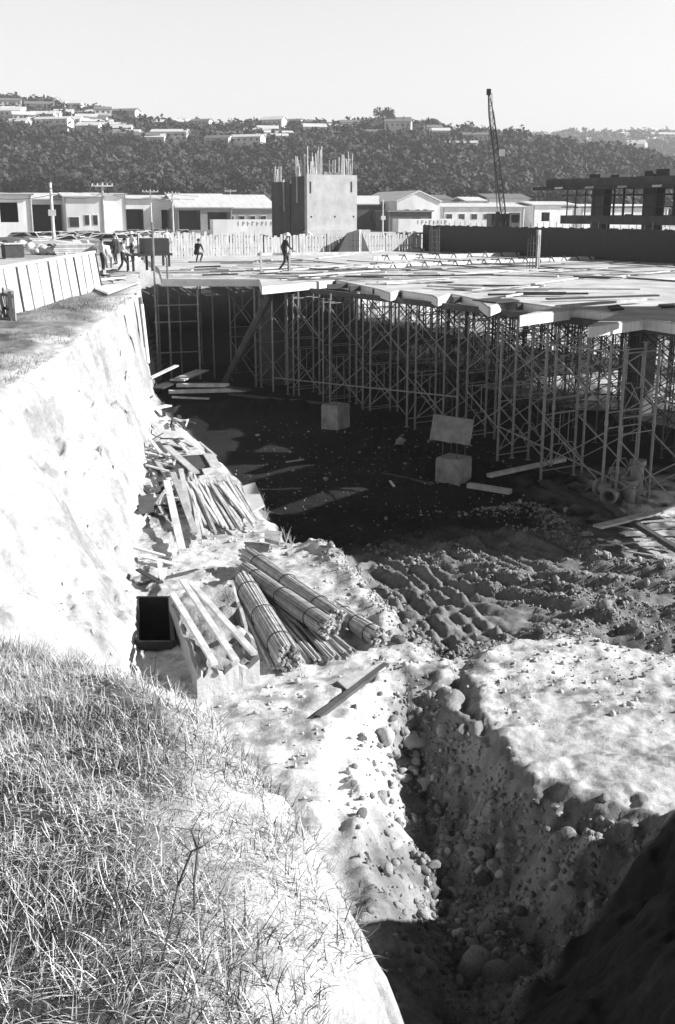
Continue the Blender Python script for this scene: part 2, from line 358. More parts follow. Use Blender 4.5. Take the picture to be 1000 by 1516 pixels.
me.vertices.foreach_set('co', np.stack([GX, GY, Z], -1).astype(np.float32).ravel())
idx = np.arange(nx*ny).reshape(ny, nx); q = np.stack([idx[:-1,:-1], idx[:-1,1:], idx[1:,1:], idx[1:,:-1]], -1).reshape(-1, 4)
def fill_quads(me, q):
    k = q.shape[1]; me.loops.add(q.size); me.loops.foreach_set('vertex_index', q.ravel().astype(np.int32))
    me.polygons.add(len(q)); me.polygons.foreach_set('loop_start', (np.arange(len(q))*k).astype(np.int32)); me.polygons.foreach_set('loop_total', np.full(len(q), k, np.int32)); me.update(calc_edges=True)
fill_quads(me, q); me.polygons.foreach_set('use_smooth', [True]*len(me.polygons))
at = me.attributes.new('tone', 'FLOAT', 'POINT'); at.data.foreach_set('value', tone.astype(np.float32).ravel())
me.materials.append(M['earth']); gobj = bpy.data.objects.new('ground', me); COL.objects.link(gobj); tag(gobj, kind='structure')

# ------------------------------------------------------------------ soil clods and stones
ICO = None
def ico():
    global ICO
    if ICO is None:
        import bmesh
        b = bmesh.new(); bmesh.ops.create_icosphere(b, subdivisions=1, radius=1); b.verts.ensure_lookup_table()
        ICO = (np.array([v.co[:] for v in b.verts]), np.array([[v.index for v in f.verts] for f in b.faces])); b.free()
    return ICO
def cloud(name, P, R, m, attr=None):
    """many small irregular lumps in one mesh: P centres, R radii"""
    V, Fc = ico(); n = len(P)
    j = RNG.uniform(.5, 1.3, (n, len(V), 1)); sc = RNG.uniform(.55, 1.4, (n, 1, 3))
    co = P[:,None,:] + V[None]*j*sc*R[:,None,None]
    fa = (Fc[None]+(np.arange(n)*len(V))[:,None,None]).reshape(-1, 3)
    me = bpy.data.meshes.new(name); me.vertices.add(n*len(V)); me.vertices.foreach_set('co', co.astype(np.float32).ravel()); fill_quads(me, fa)
    me.materials.append(m); o = bpy.data.objects.new(name, me); COL.objects.link(o); return o
pts = []
for poly, h, w_ in RIDGES[:9]:
    L = sum(math.dist(poly[i], poly[i+1]) for i in range(len(poly)-1))
    for _ in range(int(L*200)):
        s = random.random()*(len(poly)-1); i = int(s); t = s-i
        pts.append((poly[i][0]*(1-t)+poly[i+1][0]*t+random.gauss(0, w_*.55), poly[i][1]*(1-t)+poly[i+1][1]*t+random.gauss(0, w_*.55), random.choice((1,1,1,2.2))))
for _ in range(1500): pts.append((random.uniform(.5, 7), random.uniform(14.5, 22), .7))
for _ in range(900): pts.append((random.uniform(-3, 5), random.uniform(21, 38), random.choice((.6,1,2.5))))
pts = np.array(pts); R = np.minimum(RNG.gamma(1.2, .009, len(pts))+.006, .08)*pts[:,2]**.5
P = np.stack([pts[:,0], pts[:,1], height(pts[:,0], pts[:,1])+R*.3], -1)
tag(cloud('soil_clods', P, R, M['clod']), 'dark crumbly soil clods along the wheel ruts and ridges of the pit floor', 'soil clods', kind='stuff')
pts = []
while len(pts) < 16000:
    x, y = random.uniform(0, 5), random.uniform(8.6, 16.5); pts.append((x, y))
pts = np.array(pts); zz, II = height(pts[:,0], pts[:,1], True); keep = (II['tr'] > .15)&(II['heap'] < .25)&((pts[:,0] > 1.0+.25*fbm(pts[:,0],pts[:,1],.5,3,99))|(RNG.uniform(0,1,len(pts)) < .18))
pts = pts[keep]; zz = zz[keep]; R = np.minimum(RNG.gamma(1.3, .011, len(pts))+.006, .09)
tag(cloud('trench_gravel', np.stack([pts[:,0], pts[:,1], zz+R*.1], -1), R, mat('trench_soil', .24, .9, .55, 5, .5, 22)), 'loose gravel and small rubble in the shaded trench', 'gravel', kind='stuff')
pts = np.stack([RNG.uniform(-4.2, 6, 3600), RNG.uniform(9.5, 24, 3600)], -1); zz, II = height(pts[:,0], pts[:,1], True)
keep = (np.maximum(II['led'], II['pl']) > .6)&(II['tr'] < .2)&(fbm(pts[:,0], pts[:,1], 1.0, 3, 77) > -.05); pts = pts[keep]; zz = zz[keep]; R = np.minimum(RNG.gamma(1.5, .010, len(pts))+.006, .06)
pale = mat('pale_clod', .48, .95, .3, 4, .4, 25)
tag(cloud('clay_crumbs', np.stack([pts[:,0], pts[:,1], zz+R*.2], -1), R, pale), 'pale clay crumbs strewn over the bright bare ground', 'clay crumbs', kind='stuff')

def rock_mesh(seed, sub=2):
    import bmesh
    b = bmesh.new(); bmesh.ops.create_icosphere(b, subdivisions=sub, radius=1)
    rn = random.Random(seed); pl = [(Vector((rn.gauss(0,1), rn.gauss(0,1), rn.gauss(0,1))).normalized(), rn.uniform(.5,.85)) for _ in range(9)]
    for v in b.verts:
        for n_, d_ in pl:
            e = v.co.dot(n_)-d_
            if e > 0: v.co -= n_*e*.9
        v.co *= 1+rn.uniform(-.03,.03)
    m_ = bpy.data.meshes.new('rock'); b.to_mesh(m_); b.free(); m_.polygons.foreach_set('use_smooth', [True]*len(m_.polygons)); return m_
rocks = [rock_mesh(i) for i in range(6)]
rocks_s = [r.copy() for r in rocks]
for r in rocks_s[::2]: r.polygons.foreach_set('use_smooth', [False]*len(r.polygons))
for r in rocks: r.materials.append(M['stone_pale'])
for r in rocks_s: r.materials.append(M['stone'])
def rock(name, px, py, size, z, label, cat, meshes=rocks_s, group=None, sq=(1,.8,.7)):
    # march down the sight line until it meets the ground
    p = G(px, py, z); 
    for _ in range(12):
        zz = H(p.x, p.y); p = G(px, py, (zz+p.z)/2)
    o = bpy.data.objects.new(name, random.choice(meshes)); COL.objects.link(o)
    o.location = (p.x, p.y, H(p.x, p.y)+size*random.uniform(-.15,.2)); o.rotation_euler = (random.uniform(-.4,.4), random.uniform(-.4,.4), random.uniform(0, 6.3)); o.scale = (size*sq[0], size*sq[1], size*sq[2])
    return tag(o, label, cat, group)
big = [(570,1092,.20,'pale upright boulder at the head of the trench, left one of the pair',rocks),(612,1098,.24,'largest pale boulder at the head of the trench, right one of the pair',rocks),
 (627,1163,.17,'pale elongated stone lying below the two pale boulders',rocks),(705,1425,.26,'large pale smooth boulder at the bottom of the trench',rocks_s),(722,1378,.13,'squat stone just above the large smooth boulder',rocks_s),
 (740,1448,.20,'dark rounded boulder half buried beside the large smooth one',rocks_s),(718,1300,.15,'upper boulder of the row in the middle of the trench',rocks_s),(706,1270,.13,'rounded stone above the row of trench boulders',rocks_s),(733,1285,.13,'stone leaning on the right of the middle trench boulders',rocks_s),
 (820,1290,.13,'stone bedded in the shaded trench wall',rocks_s),(842,1245,.11,'stone high in the shaded trench wall',rocks_s),(895,1185,.10,'stone on the lip of the pale plateau above the trench wall',rocks_s),
 (660,1075,.15,'flat slab of stone in the shade of the trench head',rocks_s),(685,1075,.18,'angular slab leaning in the trench head',rocks_s),(575,1290,.09,'small stone low on the left of the trench',rocks_s),(660,1325,.10,'flat stone on the trench floor left of the row',rocks_s),
 (675,1130,.12,'dark block of rubble in the trench head',rocks_s),(540,1100,.07,'small white stone left of the pale boulders',rocks),(600,915,.2,'dark boulder on the clod ridge at the edge of the pit floor',rocks_s),(590,950,.16,'grey boulder at the foot of the clod ridge',rocks_s)]
for x, y, s, lab, ms in big: rock('boulder', x, y, s, -5, lab, 'boulder', ms, sq=(1,.75,.9) if ms is rocks else (1,.85,.8))
for i in range(210):
    t = random.random(); x = 590+t*120+random.gauss(0, 50); y = 1080+t*370+random.gauss(0, 25)
    if y > 1500: continue
    rock('cobble', x, y, random.choice((random.uniform(.03,.07),random.uniform(.05,.12))), -5.2, 'grey cobble in the rubble of the trench floor', 'cobble', rocks_s if random.random() < .8 else rocks, 'cobbles in the trench')
for i in range(40):
    x = random.uniform(730, 900); y = 1170+(x-740)*.25+random.uniform(0, 150)
    rock('cobble', x, y, random.uniform(.03,.07), -4.6, 'small stone bedded in the shaded earth wall of the trench', 'cobble', rocks_s, 'stones bedded in the trench wall')

# ------------------------------------------------------------------ grass on the bank
def straw_mat():
    m, n, bs = newmat('dry_grass'); a = n.nodes.new('ShaderNodeAttribute'); a.attribute_name = 'tone'
    n.links.new(a.outputs['Fac'], bs.inputs['Base Color']); bs.inputs['Roughness'].default_value = .6; bs.inputs['Specular IOR Level'].default_value = .2
    return m
M['straw'] = straw_mat()
def blades(name, N, xr, yr, lr, wid, keepf, tone_f, seg=4, lean=(.3,1.2), clump=.0):
    x = RNG.uniform(*xr, N); y = yr[0]+(yr[1]-yr[0])*RNG.uniform(0, 1, N)**1.25
    z, II = height(x, y, True); k = keepf(x, y, II); x = x[k]; y = y[k]; z = z[k]; n = len(x)
    L = RNG.uniform(*lr, n)*(1+.5*fbm(x, y, .5, 2, 91)); th = RNG.uniform(0, 2*np.pi, n)
    flow = 3.0*fbm(x, y, .9, 2, 92); th = np.where(RNG.uniform(0,1,n) < .35, flow+RNG.normal(0,.7,n)-.5, th)
    ln = RNG.uniform(*lean, n); cur = RNG.uniform(-.3, 1.0, n); wvar = RNG.uniform(.5, 1.7, n)
    dx = np.cos(th); dy = np.sin(th); px = -dy; py = dx
    V = []; ang = ln.copy(); cx = x.copy(); cy = y.copy(); cz = z-.01
    for s in range(seg+1):
        wv = wid*(1-.85*s/seg)*wvar
        V.append(np.stack([cx-px*wv, cy-py*wv, cz], -1)); V.append(np.stack([cx+px*wv, cy+py*wv, cz], -1))
        st = L/seg; cx = cx+dx*np.sin(ang)*st; cy = cy+dy*np.sin(ang)*st; cz = cz+np.cos(ang)*st; ang = np.minimum(ang+cur*.7, 1.9)
    V = np.stack(V, 1); nv = 2*(seg+1)
    base = (np.arange(n)*nv)[:,None]; q = []
    for s in range(seg): q.append(np.concatenate([base+2*s, base+2*s+1, base+2*s+3, base+2*s+2], 1))
    q = np.stack(q, 1).reshape(-1, 4)
    me = bpy.data.meshes.new(name); me.vertices.add(n*nv); me.vertices.foreach_set('co', V.astype(np.float32).ravel()); fill_quads(me, q)
    a = me.attributes.new('tone', 'FLOAT', 'POINT'); a.data.foreach_set('value', np.repeat(tone_f(x, y, n), nv).astype(np.float32))
    me.materials.append(M['straw']); o = bpy.data.objects.new(name, me); COL.objects.link(o); return o
def kp(x, y, II):
    dens = sstep(-.25, .35, fbm(x, y, .55, 3, 95)+.45)*(.42+.58*sstep(.15, 1.2, II['din']+.4*fbm(x, y, .8, 3, 96)))
    return II['hi'] & (RNG.uniform(0, 1, len(x)) < dens) | ((~II['hi'])&(II['dout'] < .35)&(y > 4)&(RNG.uniform(0,1,len(x)) < .35))
tf = lambda x, y, n: np.where(RNG.uniform(0,1,n) < .68+.7*fbm(x, y, .45, 3, 97), RNG.uniform(.4,.8,n), RNG.uniform(.02,.12,n))
tag(blades('dry_grass', 230000, (-3.4, .4), (1.2, 7.4), (.035,.15), .0019, kp, tf), 'dry tangled pale grass covering the foreground bank', 'grass', kind='stuff')
kp2 = lambda x, y, II: II['hi'] & (RNG.uniform(0,1,len(x)) < sstep(-.1,.4,fbm(x, y, 1.6, 3, 98)+.1*II['din']))
tag(blades('short_grass', 26000, (-11, -6), (15, 42), (.05,.16), .006, kp2, lambda x, y, n: RNG.uniform(.06,.4,n), seg=2), 'short dry grass along the top of the cut', 'grass', kind='stuff')
# tall weeds on the bank
def stem(px, py, z, tops, label):
    p = G(px, py, z); p.z = H(p.x, p.y); mb = MB()
    last = Vector((0,0,-.03))
    for (dx, dy, dz) in tops:
        q = Vector((dx, dy, dz)); mb.tube(last, q, .004, 5, .003); last = q
        for k in range(2):
            e = q+Vector((random.uniform(-.08,.08), random.uniform(-.05,.05), random.uniform(.01,.1))); mb.tube(q, e, .0022, 4, .001)
    solo('dry_weed', mb, M['bark'], label, 'weed', p)
stem(225,960,.2,[(.01,0,.12),(.0,.02,.28),(.02,.02,.42)],'thin dark weed stalk standing in front of the black hole')
stem(262,962,.2,[(-.02,0,.06),(-.05,.02,.12)],'short dark weed on the crest of the bank near the concrete block')
stem(230,1340,.9,[(.03,.05,.10),(.05,.1,.2),(.09,.12,.3)],'long bare twig rising through the middle of the dry grass')
stem(285,1290,.8,[(.0,.02,.1),(.01,.06,.2),(-.01,.08,.26)],'bare forked twig right of the long twig in the grass')
stem(412,1460,1.0,[(-.03,.02,.03),(-.07,.05,.05)],'short bent twig at the lower edge of the bank')
# ------------------------------------------------------------------ formwork deck
def dz(px, py, z=0): p = G(px, py, z); return (p.x, p.y)
FINS = [((872,482),(955,471),(1012,479)), ((770,467),(850,457),(915,463)), ((724,454),(750,444),(824,454)), ((648,440),(668,434),(710,443)), ((578,433),(592,429),(640,436)), ((388,424),(497,414),(560,427))]
outl = []
outl += [(13.5,24.0),(13.5,22.2),(9.6,22.2),(9.9,25.3)]      # the deck's unseen near end, extended to lengthen its shadow
for o_, i_, e_ in FINS:
    outl += [dz(*e_), dz(*i_), dz(*o_)]
outl += [dz(384,413), dz(240,413)] + [tuple(D(*q)[:2]) for q in ((33,.5),(45.5,5),(45.5,26.0),(14,26.0),(14,14.2),(-2,14.2))]
deck = thing('formwork_deck', 'wide timber formwork deck with a stepped edge carried on rows of steel scaffolding', 'formwork deck')
mb = MB(); mb.prism(outl, -.03, 0); mb.build('plywood_surface', M['deck'], deck)
mb = MB(); n = len(outl)
ins = [(p[0], p[1]) for p in outl]
for i in range(n):
    p = Vector((*outl[i], 0)); q = Vector((*outl[(i+1)%n], 0)); d = (q-p); L = d.length
    if L < .05: continue
    d.normalize(); nrm = Vector((d.y, -d.x, 0))            # polygon order: outside on this side or the other
    mb.beam(p+Vector((0,0,-.165)), q+Vector((0,0,-.165)), .045, .26)
mb.build('edge_board', M['ply'], deck)
for k in range(15):
    mb = MB(); a = -1.6+k*2.75*.575
    if a > 21: break
    mb.beam(D(a,1.5,-.13), D(a,14.0,-.13), .09, .18); mb.build('joist', M['timber_dark'], deck)
for k in range(6):
    mb = MB(); mb.beam(D(-1.0,1.3+2.3*k,-.33), D(21,1.3+2.3*k,-.33), .12, .18); mb.build('bearer', M['timber_dark'], deck)
def inpoly1(x, y, poly): return bool(inpoly(np.array([x]), np.array([y]), poly)[0])

# scaffold towers ---------------------------------------------------------------
def make_tower(L=2.25, W=1.22, Ht=4.05, st=None, r=.038):
    t = thing('scaffold_tower', 'x', 'scaffold tower', group='steel scaffold towers holding up the deck')
    for sx in (0, W):
        for sy in (0, L):
            mb = MB(); mb.tube((sx,sy,0), (sx,sy,Ht), r, 7); mb.box(sx-.07,sy-.07,-.012,sx+.07,sy+.07,0); mb.tube((sx,sy,Ht*.5-.05),(sx,sy,Ht*.5+.06),r*1.35,7)
            mb.box(sx-.06,sy-.08,Ht,sx+.06,sy+.08,Ht+.012); mb.build('leg', st, t)
    for sy in (0, L):
        mb = MB()
        for lv in (0, 1):
            z0 = lv*Ht/2
            for z in (.28, Ht/2-.14): mb.tube((0,sy,z0+z),(W,sy,z0+z),.018,5)
            # knee members forming the frame's Y shape
            mb.tube((0,sy,z0+.35),(W*.36,sy,z0+1.0),.014,5); mb.tube((W,sy,z0+.35),(W*.64,sy,z0+1.0),.014,5); mb.tube((W*.36,sy,z0+1.0),(W*.64,sy,z0+1.0),.014,5)
            mb.tube((W*.5,sy,z0+1.0),(W*.5,sy,z0+Ht/2-.14),.014,5)
        mb.build('end_frame', st, t)
    for sx in (-.03, W+.03):
        for lv in (0, 1):
            z0 = lv*Ht/2
            mb = MB(); mb.beam((sx,0,z0+.4),(sx,L,z0+Ht/2-.25),.032,.032); mb.build('cross_brace', st, t)
            mb = MB(); mb.beam((sx-.02,0,z0+Ht/2-.25),(sx-.02,L,z0+.4),.026,.026); mb.build('cross_brace', st, t)
    return t
towers = [make_tower(st=M['steel_bright']), make_tower(st=M['steel_shaded'], r=.03)]; firsts = [True, True]; cnt = 0  # rows behind the edge get darker steel for the shade under the deck
rowb = [0.45, 3.8, 7.2, 10.6, 13.0, 15]
for r_i, b in enumerate(rowb+[16.2, 19.4, 22.6]):
    for k in range(12):
        a = -1.75+2.72*k; bb = b
        if r_i == 0: bb = (-1.55 if k < 2 else (-.75 if k == 2 else .25))
        if r_i > 4 and a < 14: continue
        if a > 24: continue
        if r_i > 3 and k % 2 and a > 16: continue
        p = D(a, bb)
        if abs(p.x) > .31*p.y+2.5: continue
        zb = min(H(*D(a,bb)[:2]), H(*D(a+2.25,bb+1.2)[:2]))+.02
        lab = 'scaffold tower, %s from the right in the %s row back from the edge' % (ORD[k], ORD[r_i])
        sc = (-.43-zb)/4.06
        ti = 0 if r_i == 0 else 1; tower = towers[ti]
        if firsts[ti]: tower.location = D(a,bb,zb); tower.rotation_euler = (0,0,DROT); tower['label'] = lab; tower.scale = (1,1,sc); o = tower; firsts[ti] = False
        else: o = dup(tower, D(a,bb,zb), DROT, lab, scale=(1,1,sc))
        cnt += 1
print('towers', cnt)
# long raking tubes tied across the towers
def bar(name, p, q, r, m, label, cat, group=None, n=7):
    p = Vector(p); q = Vector(q); mb = MB(); mb.tube((0,0,0), q-p, r, n); return solo(name, mb, m, label, cat, p, group=group)
bar('bracing_tube', D(-.5,-1.62,-3.9), D(5.6,-1.0,-3.3), .024, M['steel'], 'long low bracing tube sloping across the front towers on the right', 'scaffold tube')
bar('bracing_tube', D(9,.15,-3.0), D(21,.2,-3.9), .024, M['steel'], 'long tube tied level across the front towers in the middle', 'scaffold tube')
bar('bracing_tube', D(4.9,-.75,-.75), D(1.0,-1.6,-.6), .024, M['steel'], 'tube tied under the deck edge between the two right-hand fins', 'scaffold tube')
def beampx(name, a, b, z, w, h, m, label, cat, group=None, z2=None):
    p = G(a[0], a[1], z); q = G(b[0], b[1], z if z2 is None else z2)
    mb = MB(); d = q-p; mb.beam((0,0,0), d, w, h); return solo(name, mb, m, label, cat, p, group=group)
# heavy prop leaning under the deck and single posts near the dark end
p = G(333,568,-4.35); bar('raking_prop', p, Vector((-2.7,44.2,-.5)), .17, M['timber_dark'], 'thick raking timber prop leaning in the dark under the deck', 'prop')
for i, (x, y) in enumerate([(239,560),(270,556),(318,560),(380,572),(405,580),(443,586),(490,592),(300,540),(350,548)]):
    q = G(x, y, -4.4); bar('steel_prop', q, (q.x, q.y, -.3), .038, M['steel'], 'single steel prop standing under the dark left end of the deck, %s of the line' % ORD[i], 'prop', 'single props under the deck')
def column(px, py, wd, label):
    q = G(px, py, -4.45); mb = MB(); mb.box(-wd/2,-wd/2,-.1,wd/2,wd/2,q.z*-1-.32)
    return solo('concrete_column', mb, M['concrete_dark'], label, 'column', q, (0,0,DROT))
column(410, 566, 1.15, 'square dark concrete column standing under the deck left of the middle')
q = D(9.6,9.3,-4.5); mb = MB(); mb.box(-.35,-.35,0,.35,.35,4.1); solo('concrete_column', mb, M['concrete_dark'], 'slim concrete column among the scaffolding towards the right', 'column', q, (0,0,DROT))
q = D(2.2,6.9,-4.5); mb = MB(); mb.box(-.3,-.3,0,.3,.3,4.1); solo('concrete_column', mb, M['concrete_dark'], 'slim dark concrete column behind the right-hand towers', 'column', q, (0,0,DROT))

# column pads with starter bars ---------------------------------------------------------------
def pad(px, py, wd, ht, label, bars, panel=False):
    q = G(px, py, -4.5); q.z = H(q.x, q.y)-.1; t = thing('column_pad', label, 'concrete pad', q, DROT+.35)
    mb = MB(); ps_ = [(-wd/2+.02,-wd/2),(wd/2,-wd/2+.01),(wd/2-.015,wd/2),(-wd/2,wd/2-.02)]; mb.prism(ps_,0,ht*.94); mb.prism([(p_[0]*.96,p_[1]*.96) for p_ in ps_],ht*.94+.001,ht); mb.build('concrete_block', M['pad'], t)
    for sx, sy in ((-1,-1),(1,-1),(-1,1),(1,1)):
        mb = MB(); mb.tube((sx*wd*.3,sy*wd*.3,ht),(sx*wd*.3+random.uniform(-.03,.03),sy*wd*.3,ht+bars*random.uniform(.85,1)),.013,5); mb.build('starter_bar', M['mesh'], t)
    return t, q
pad(497, 634, .72, .95, 'square concrete column pad at the edge of the shaded floor, the farther of two', 1.5)
t, q = pad(671, 716, .74, .78, 'square concrete column pad with starter bars, the nearer of two', 2.1)
mb = MB(); mb.box(-.55,-.02,-.36,.55,.02,.36); solo('propped_plywood', mb, M['pad'], 'pale plywood panel leaning on the starter bars above the nearer concrete pad', 'panel', q+Vector((-.12,-.42,1.62)), (.12,.13,-.1))
# timbers lying on the floor
tb = 'timbers lying on the pit floor'
beampx('timber_beam',(724,704),(836,680),-4.2,.16,.1,M['timber'],'grey sleeper lying just in front of the scaffold feet','timber')
beampx('timber_beam',(694,718),(756,728),-4.3,.2,.12,M['timber'],'short sleeper beside the nearer concrete pad','timber')
beampx('timber_beam',(806,714),(912,764),-4.3,.25,.14,M['timber_dark'],'long dark beam lying in front of the clay pipes','timber')
beampx('timber_beam',(900,750),(1010,818),-4.22,.14,.12,M['timber_dark'],'dark beam running out of the picture on the right below the pipes','timber')
beampx('timber_board',(885,780),(1015,748),-4.15,.26,.05,M['timber'],'pale wide board lying across the dark beam on the right','board')
beampx('timber_board',(640,716),(566,700),-4.4,.12,.04,M['timber_dark'],'dark board lying left of the nearer concrete pad','board')
beampx('timber_board',(424,684),(450,680),-4.4,.07,.03,M['timber'],'short stick lying in the middle of the shaded floor','stick')
beampx('timber_board',(578,712),(584,720),-4.4,.06,.03,M['white'],'tiny bright chip of wood on the dark shaded floor','chip')
for i in range(16):
    x = random.uniform(860, 1010); y = random.uniform(772, 815); a = random.uniform(-.5,.4)
    L = random.uniform(20, 60); z = -4.25
    beampx('scrap_stick',(x,y),(x+L*math.cos(a),y-L*math.sin(a)*.5),z,.05,.03,M['timber'] if i%3 else M['timber_dark'],'scrap stick in the litter of wood at the right edge of the pit floor','stick','scrap sticks by the right-hand scaffold')
# clay pipes
def pipe(px, py, z, up, rz, label, L=.62, r=.17):
    q = G(px, py, z); q.z = H(q.x,q.y)+ (0 if up else r*1.1); t = thing('clay_pipe', label, 'pipe', q, rz)
    def ring(mb, z0, z1, ro, ri, n=20):
        def P(i, rr, zz):
            tt = 2*math.pi*i/n; x, y = math.cos(tt)*rr, math.sin(tt)*rr
            return (x,y,zz) if up else (x, zz-L/2, y)
        vs = [P(i,ro,z0) for i in range(n)]+[P(i,ro,z1) for i in range(n)]+[P(i,ri,z1) for i in range(n)]+[P(i,ri,z0) for i in range(n)]
        fs = []
        for k in range(4):
            for i in range(n): fs.append((k*n+i,k*n+(i+1)%n,((k+1)%4)*n+(i+1)%n,((k+1)%4)*n+i))
        mb.add(vs, fs)
    mb = MB(); ring(mb, 0, L, r, r-.025); mb.build('barrel', M['ceramic'], t, True)
    mb = MB(); ring(mb, L-.1, L+.03, r+.045, r+.003); mb.build('socket', M['ceramic'], t, True)
for a in [(897,742,-4.4,False,.5,'clay pipe lying with its mouth to the left, leftmost of the pipes'),(905,748,-4.4,False,2.6,'clay pipe lying at the front of the pipe cluster'),(930,746,-4.4,True,0,'short clay pipe standing upright at the front of the pipe cluster'),
          (912,732,-4.4,True,0,'clay pipe standing upright at the back of the pipe cluster'),(941,737,-4.4,True,0,'tall clay pipe standing upright, rightmost of the cluster'),(922,738,-4.4,False,1.2,'clay pipe lying half hidden in the middle of the cluster')]:
    pipe(*a, L=.85 if 'tall' in a[5] else .55)
# heap of boards and formwork at the far left of the floor
hp = [((222,560),(262,541),-3.3,.2,.05,'M','pale board leaning up to the right against the debris, farthest left',-3.0),((262,570),(340,570),-3.95,.3,.12,'T','thick timber lying in the debris heap below the deck',None),((250,580),(365,577),-4.1,.25,.12,'T','long timber at the front of the debris heap below the deck',None),
      ((300,566),(372,578),-4.0,.2,.08,'D','dark timber crossing the debris heap below the deck',None),((232,575),(270,560),-3.9,.5,.05,'D','dark board lying under the leaning pale board',None),((340,583),(420,592),-4.25,.18,.08,'D','dark sleeper in front of the debris heap',None),((262,563),(300,548),-3.8,.6,.05,'T','grey sheet on top of the debris heap below the deck',None),
      ((430,592),(505,600),-4.3,.15,.08,'D','dark sleeper lying left of the farther concrete pad',None),((255,588),(310,590),-4.2,.12,.06,'T','light batten at the foot of the debris heap',None)]
for a, b, z, w_, h_, m_, lab, z2 in hp: beampx('timber_board', a, b, z, w_, h_, {'M':M['timber'],'T':M['timber'],'D':M['timber_dark']}[m_], lab, 'timber', z2=z2)

# ------------------------------------------------------------------ left ledge: rods, planks, concrete block
def bundle(far, near, z, rad, label, nrod=46, zf=None):
    p = G(near[0], near[1], z+rad); q = G(far[0], far[1], (z if zf is None else zf)+rad)
    d = q-p; L = d.length; t = thing('rod_bundle', label, 'rod bundle', p, math.atan2(d.y, d.x)); el = math.atan2(d.z, math.hypot(d.x, d.y)); t.rotation_euler = (0, -el, math.atan2(d.y, d.x))
    pos = []; rr = rad/6.6
    rings = [(0,1),(.21,6),(.42,11),(.64,17),(.86,25)]
    for rf, n_ in rings:
        for i in range(n_):
            th = 2*math.pi*i/n_+rf*5; pos.append((math.cos(th)*rad*rf, math.sin(th)*rad*rf))
    for y, z_ in pos:
        mb = MB(); j = lambda: random.uniform(-.012,.012)
        e0 = random.uniform(-.10,.10); e1 = L+random.uniform(-.12,.12)
        mb.tube((e0,y*1.04+j(),z_*1.04+j()),(L*.5,y*.96+j(),z_*.96+j()),rr*random.uniform(.8,1.1),7); mb.tube((L*.5,y*.96,z_*.96),(e1,y*1.06+j(),z_*1.06+j()),rr*random.uniform(.75,1.0),7)
        mb.build('rod', M['rod'], t)
    for f in (.16,.5,.84):
        mb = MB(); n_ = 20
        for i in range(n_):
            a0, a1 = 2*math.pi*i/n_, 2*math.pi*(i+1)/n_; R_ = rad*1.07+.004
            mb.tube((L*f+.01*math.sin(3*a0),math.cos(a0)*R_,math.sin(a0)*R_),(L*f+.01*math.sin(3*a1),math.cos(a1)*R_,math.sin(a1)*R_),.009,4)
        mb.build('tie_wire', M['black'], t)
ZL = -4.05
bundle((360,862),(428,974),ZL,.20,'fat tied bundle of rods at the front left of the pile, nearest the concrete block')
bundle((499,905),(560,944),ZL,.155,'short end of a tied rod bundle showing farthest right in the pile')
bundle((362,845),(486,930),ZL+.12,.17,'tied rod bundle in the middle, lying across the loose rods',zf=ZL+.05)
bundle((366,822),(498,914),ZL+.18,.165,'tied rod bundle at the back of the pile, farthest from the camera',zf=ZL+.08)
for i in range(34):
    f = i/33; e = (408+122*f+random.uniform(-6,6), 992-26*f+random.uniform(-8,6)); s = (352+75*f+random.uniform(-8,8), 868+18*f+random.uniform(-8,8))
    if i < 7: e = (400+i*3, 985+random.uniform(-3,6)); s = (342+i*2, 872+random.uniform(-5,5))
    p = G(*e, ZL+random.uniform(.0,.08)); q = G(*s, ZL+random.uniform(.02,.14)); mb = MB(); mb.tube((0,0,0), q-p, .028, 7, .022)
    solo('loose_rod', mb, M['rod'], 'loose rod fanned out beneath the tied bundles', 'rod', p, group='loose rods under the bundles')
# earth-filled concrete block
cs = [G(250,872,-3.55), G(345,852,-3.55), G(383,962,-3.55), G(292,985,-3.55)]
ctr = sum(cs, Vector())/4; t = thing('footing_box', 'broken concrete footing box filled with dark earth, three planks across it', 'footing', (ctr.x, ctr.y, -4.3))
def wallstrip(p, q, w_, z0, z1, m_, name):
    mb = MB(); a = Vector((p.x-ctr.x, p.y-ctr.y, 0)); b = Vector((q.x-ctr.x, q.y-ctr.y, 0)); N = 14; rows = []
    d = (b-a).normalized(); nn = Vector((-d.y, d.x, 0))
    for i in range(N+1):
        c = a+(b-a)*i/N; jj = random.uniform(-.012,.012); top = z1+.03*math.sin(i*.9)+random.uniform(-.012,.012)
        rows.append([c-nn*(w_/2+jj)+Vector((0,0,z0)), c+nn*(w_/2)+Vector((0,0,z0)), c+nn*(w_/2+jj)+Vector((0,0,top)), c-nn*(w_/2)+Vector((0,0,top))])
    vs = [v for r in rows for v in r]; fs = []
    for i in range(N):
        for k in range(4): fs.append((i*4+k, i*4+(k+1)%4, (i+1)*4+(k+1)%4, (i+1)*4+k))
    fs += [(3,2,1,0), tuple(N*4+k for k in range(4))]
    mb.add(vs, fs); mb.build(name, m_, t)
c2 = [c-ctr for c in cs]; mb = MB(); NS = 12; ring = []
for k in range(4):
    for i in range(NS): f = i/NS; p = c2[k]*(1-f)+c2[(k+1)%4]*f; ring.append((p.x+random.uniform(-.015,.015), p.y+random.uniform(-.015,.015), .62+.05*math.sin(i*1.3+k)+random.uniform(-.012,.012)-(.08 if k == 2 else 0)))
n_ = len(ring); LV = 5; vs = []
for l in range(LV): vs += [(p[0]*(1+.004*random.uniform(-1,1)), p[1]*(1+.004*random.uniform(-1,1)), -.5+(p[2]+.5)*l/(LV-1)) for p in ring]
vs += [(p[0]*.9, p[1]*.9, p[2]) for p in ring]+[(p[0]*.88, p[1]*.88, .1) for p in ring]
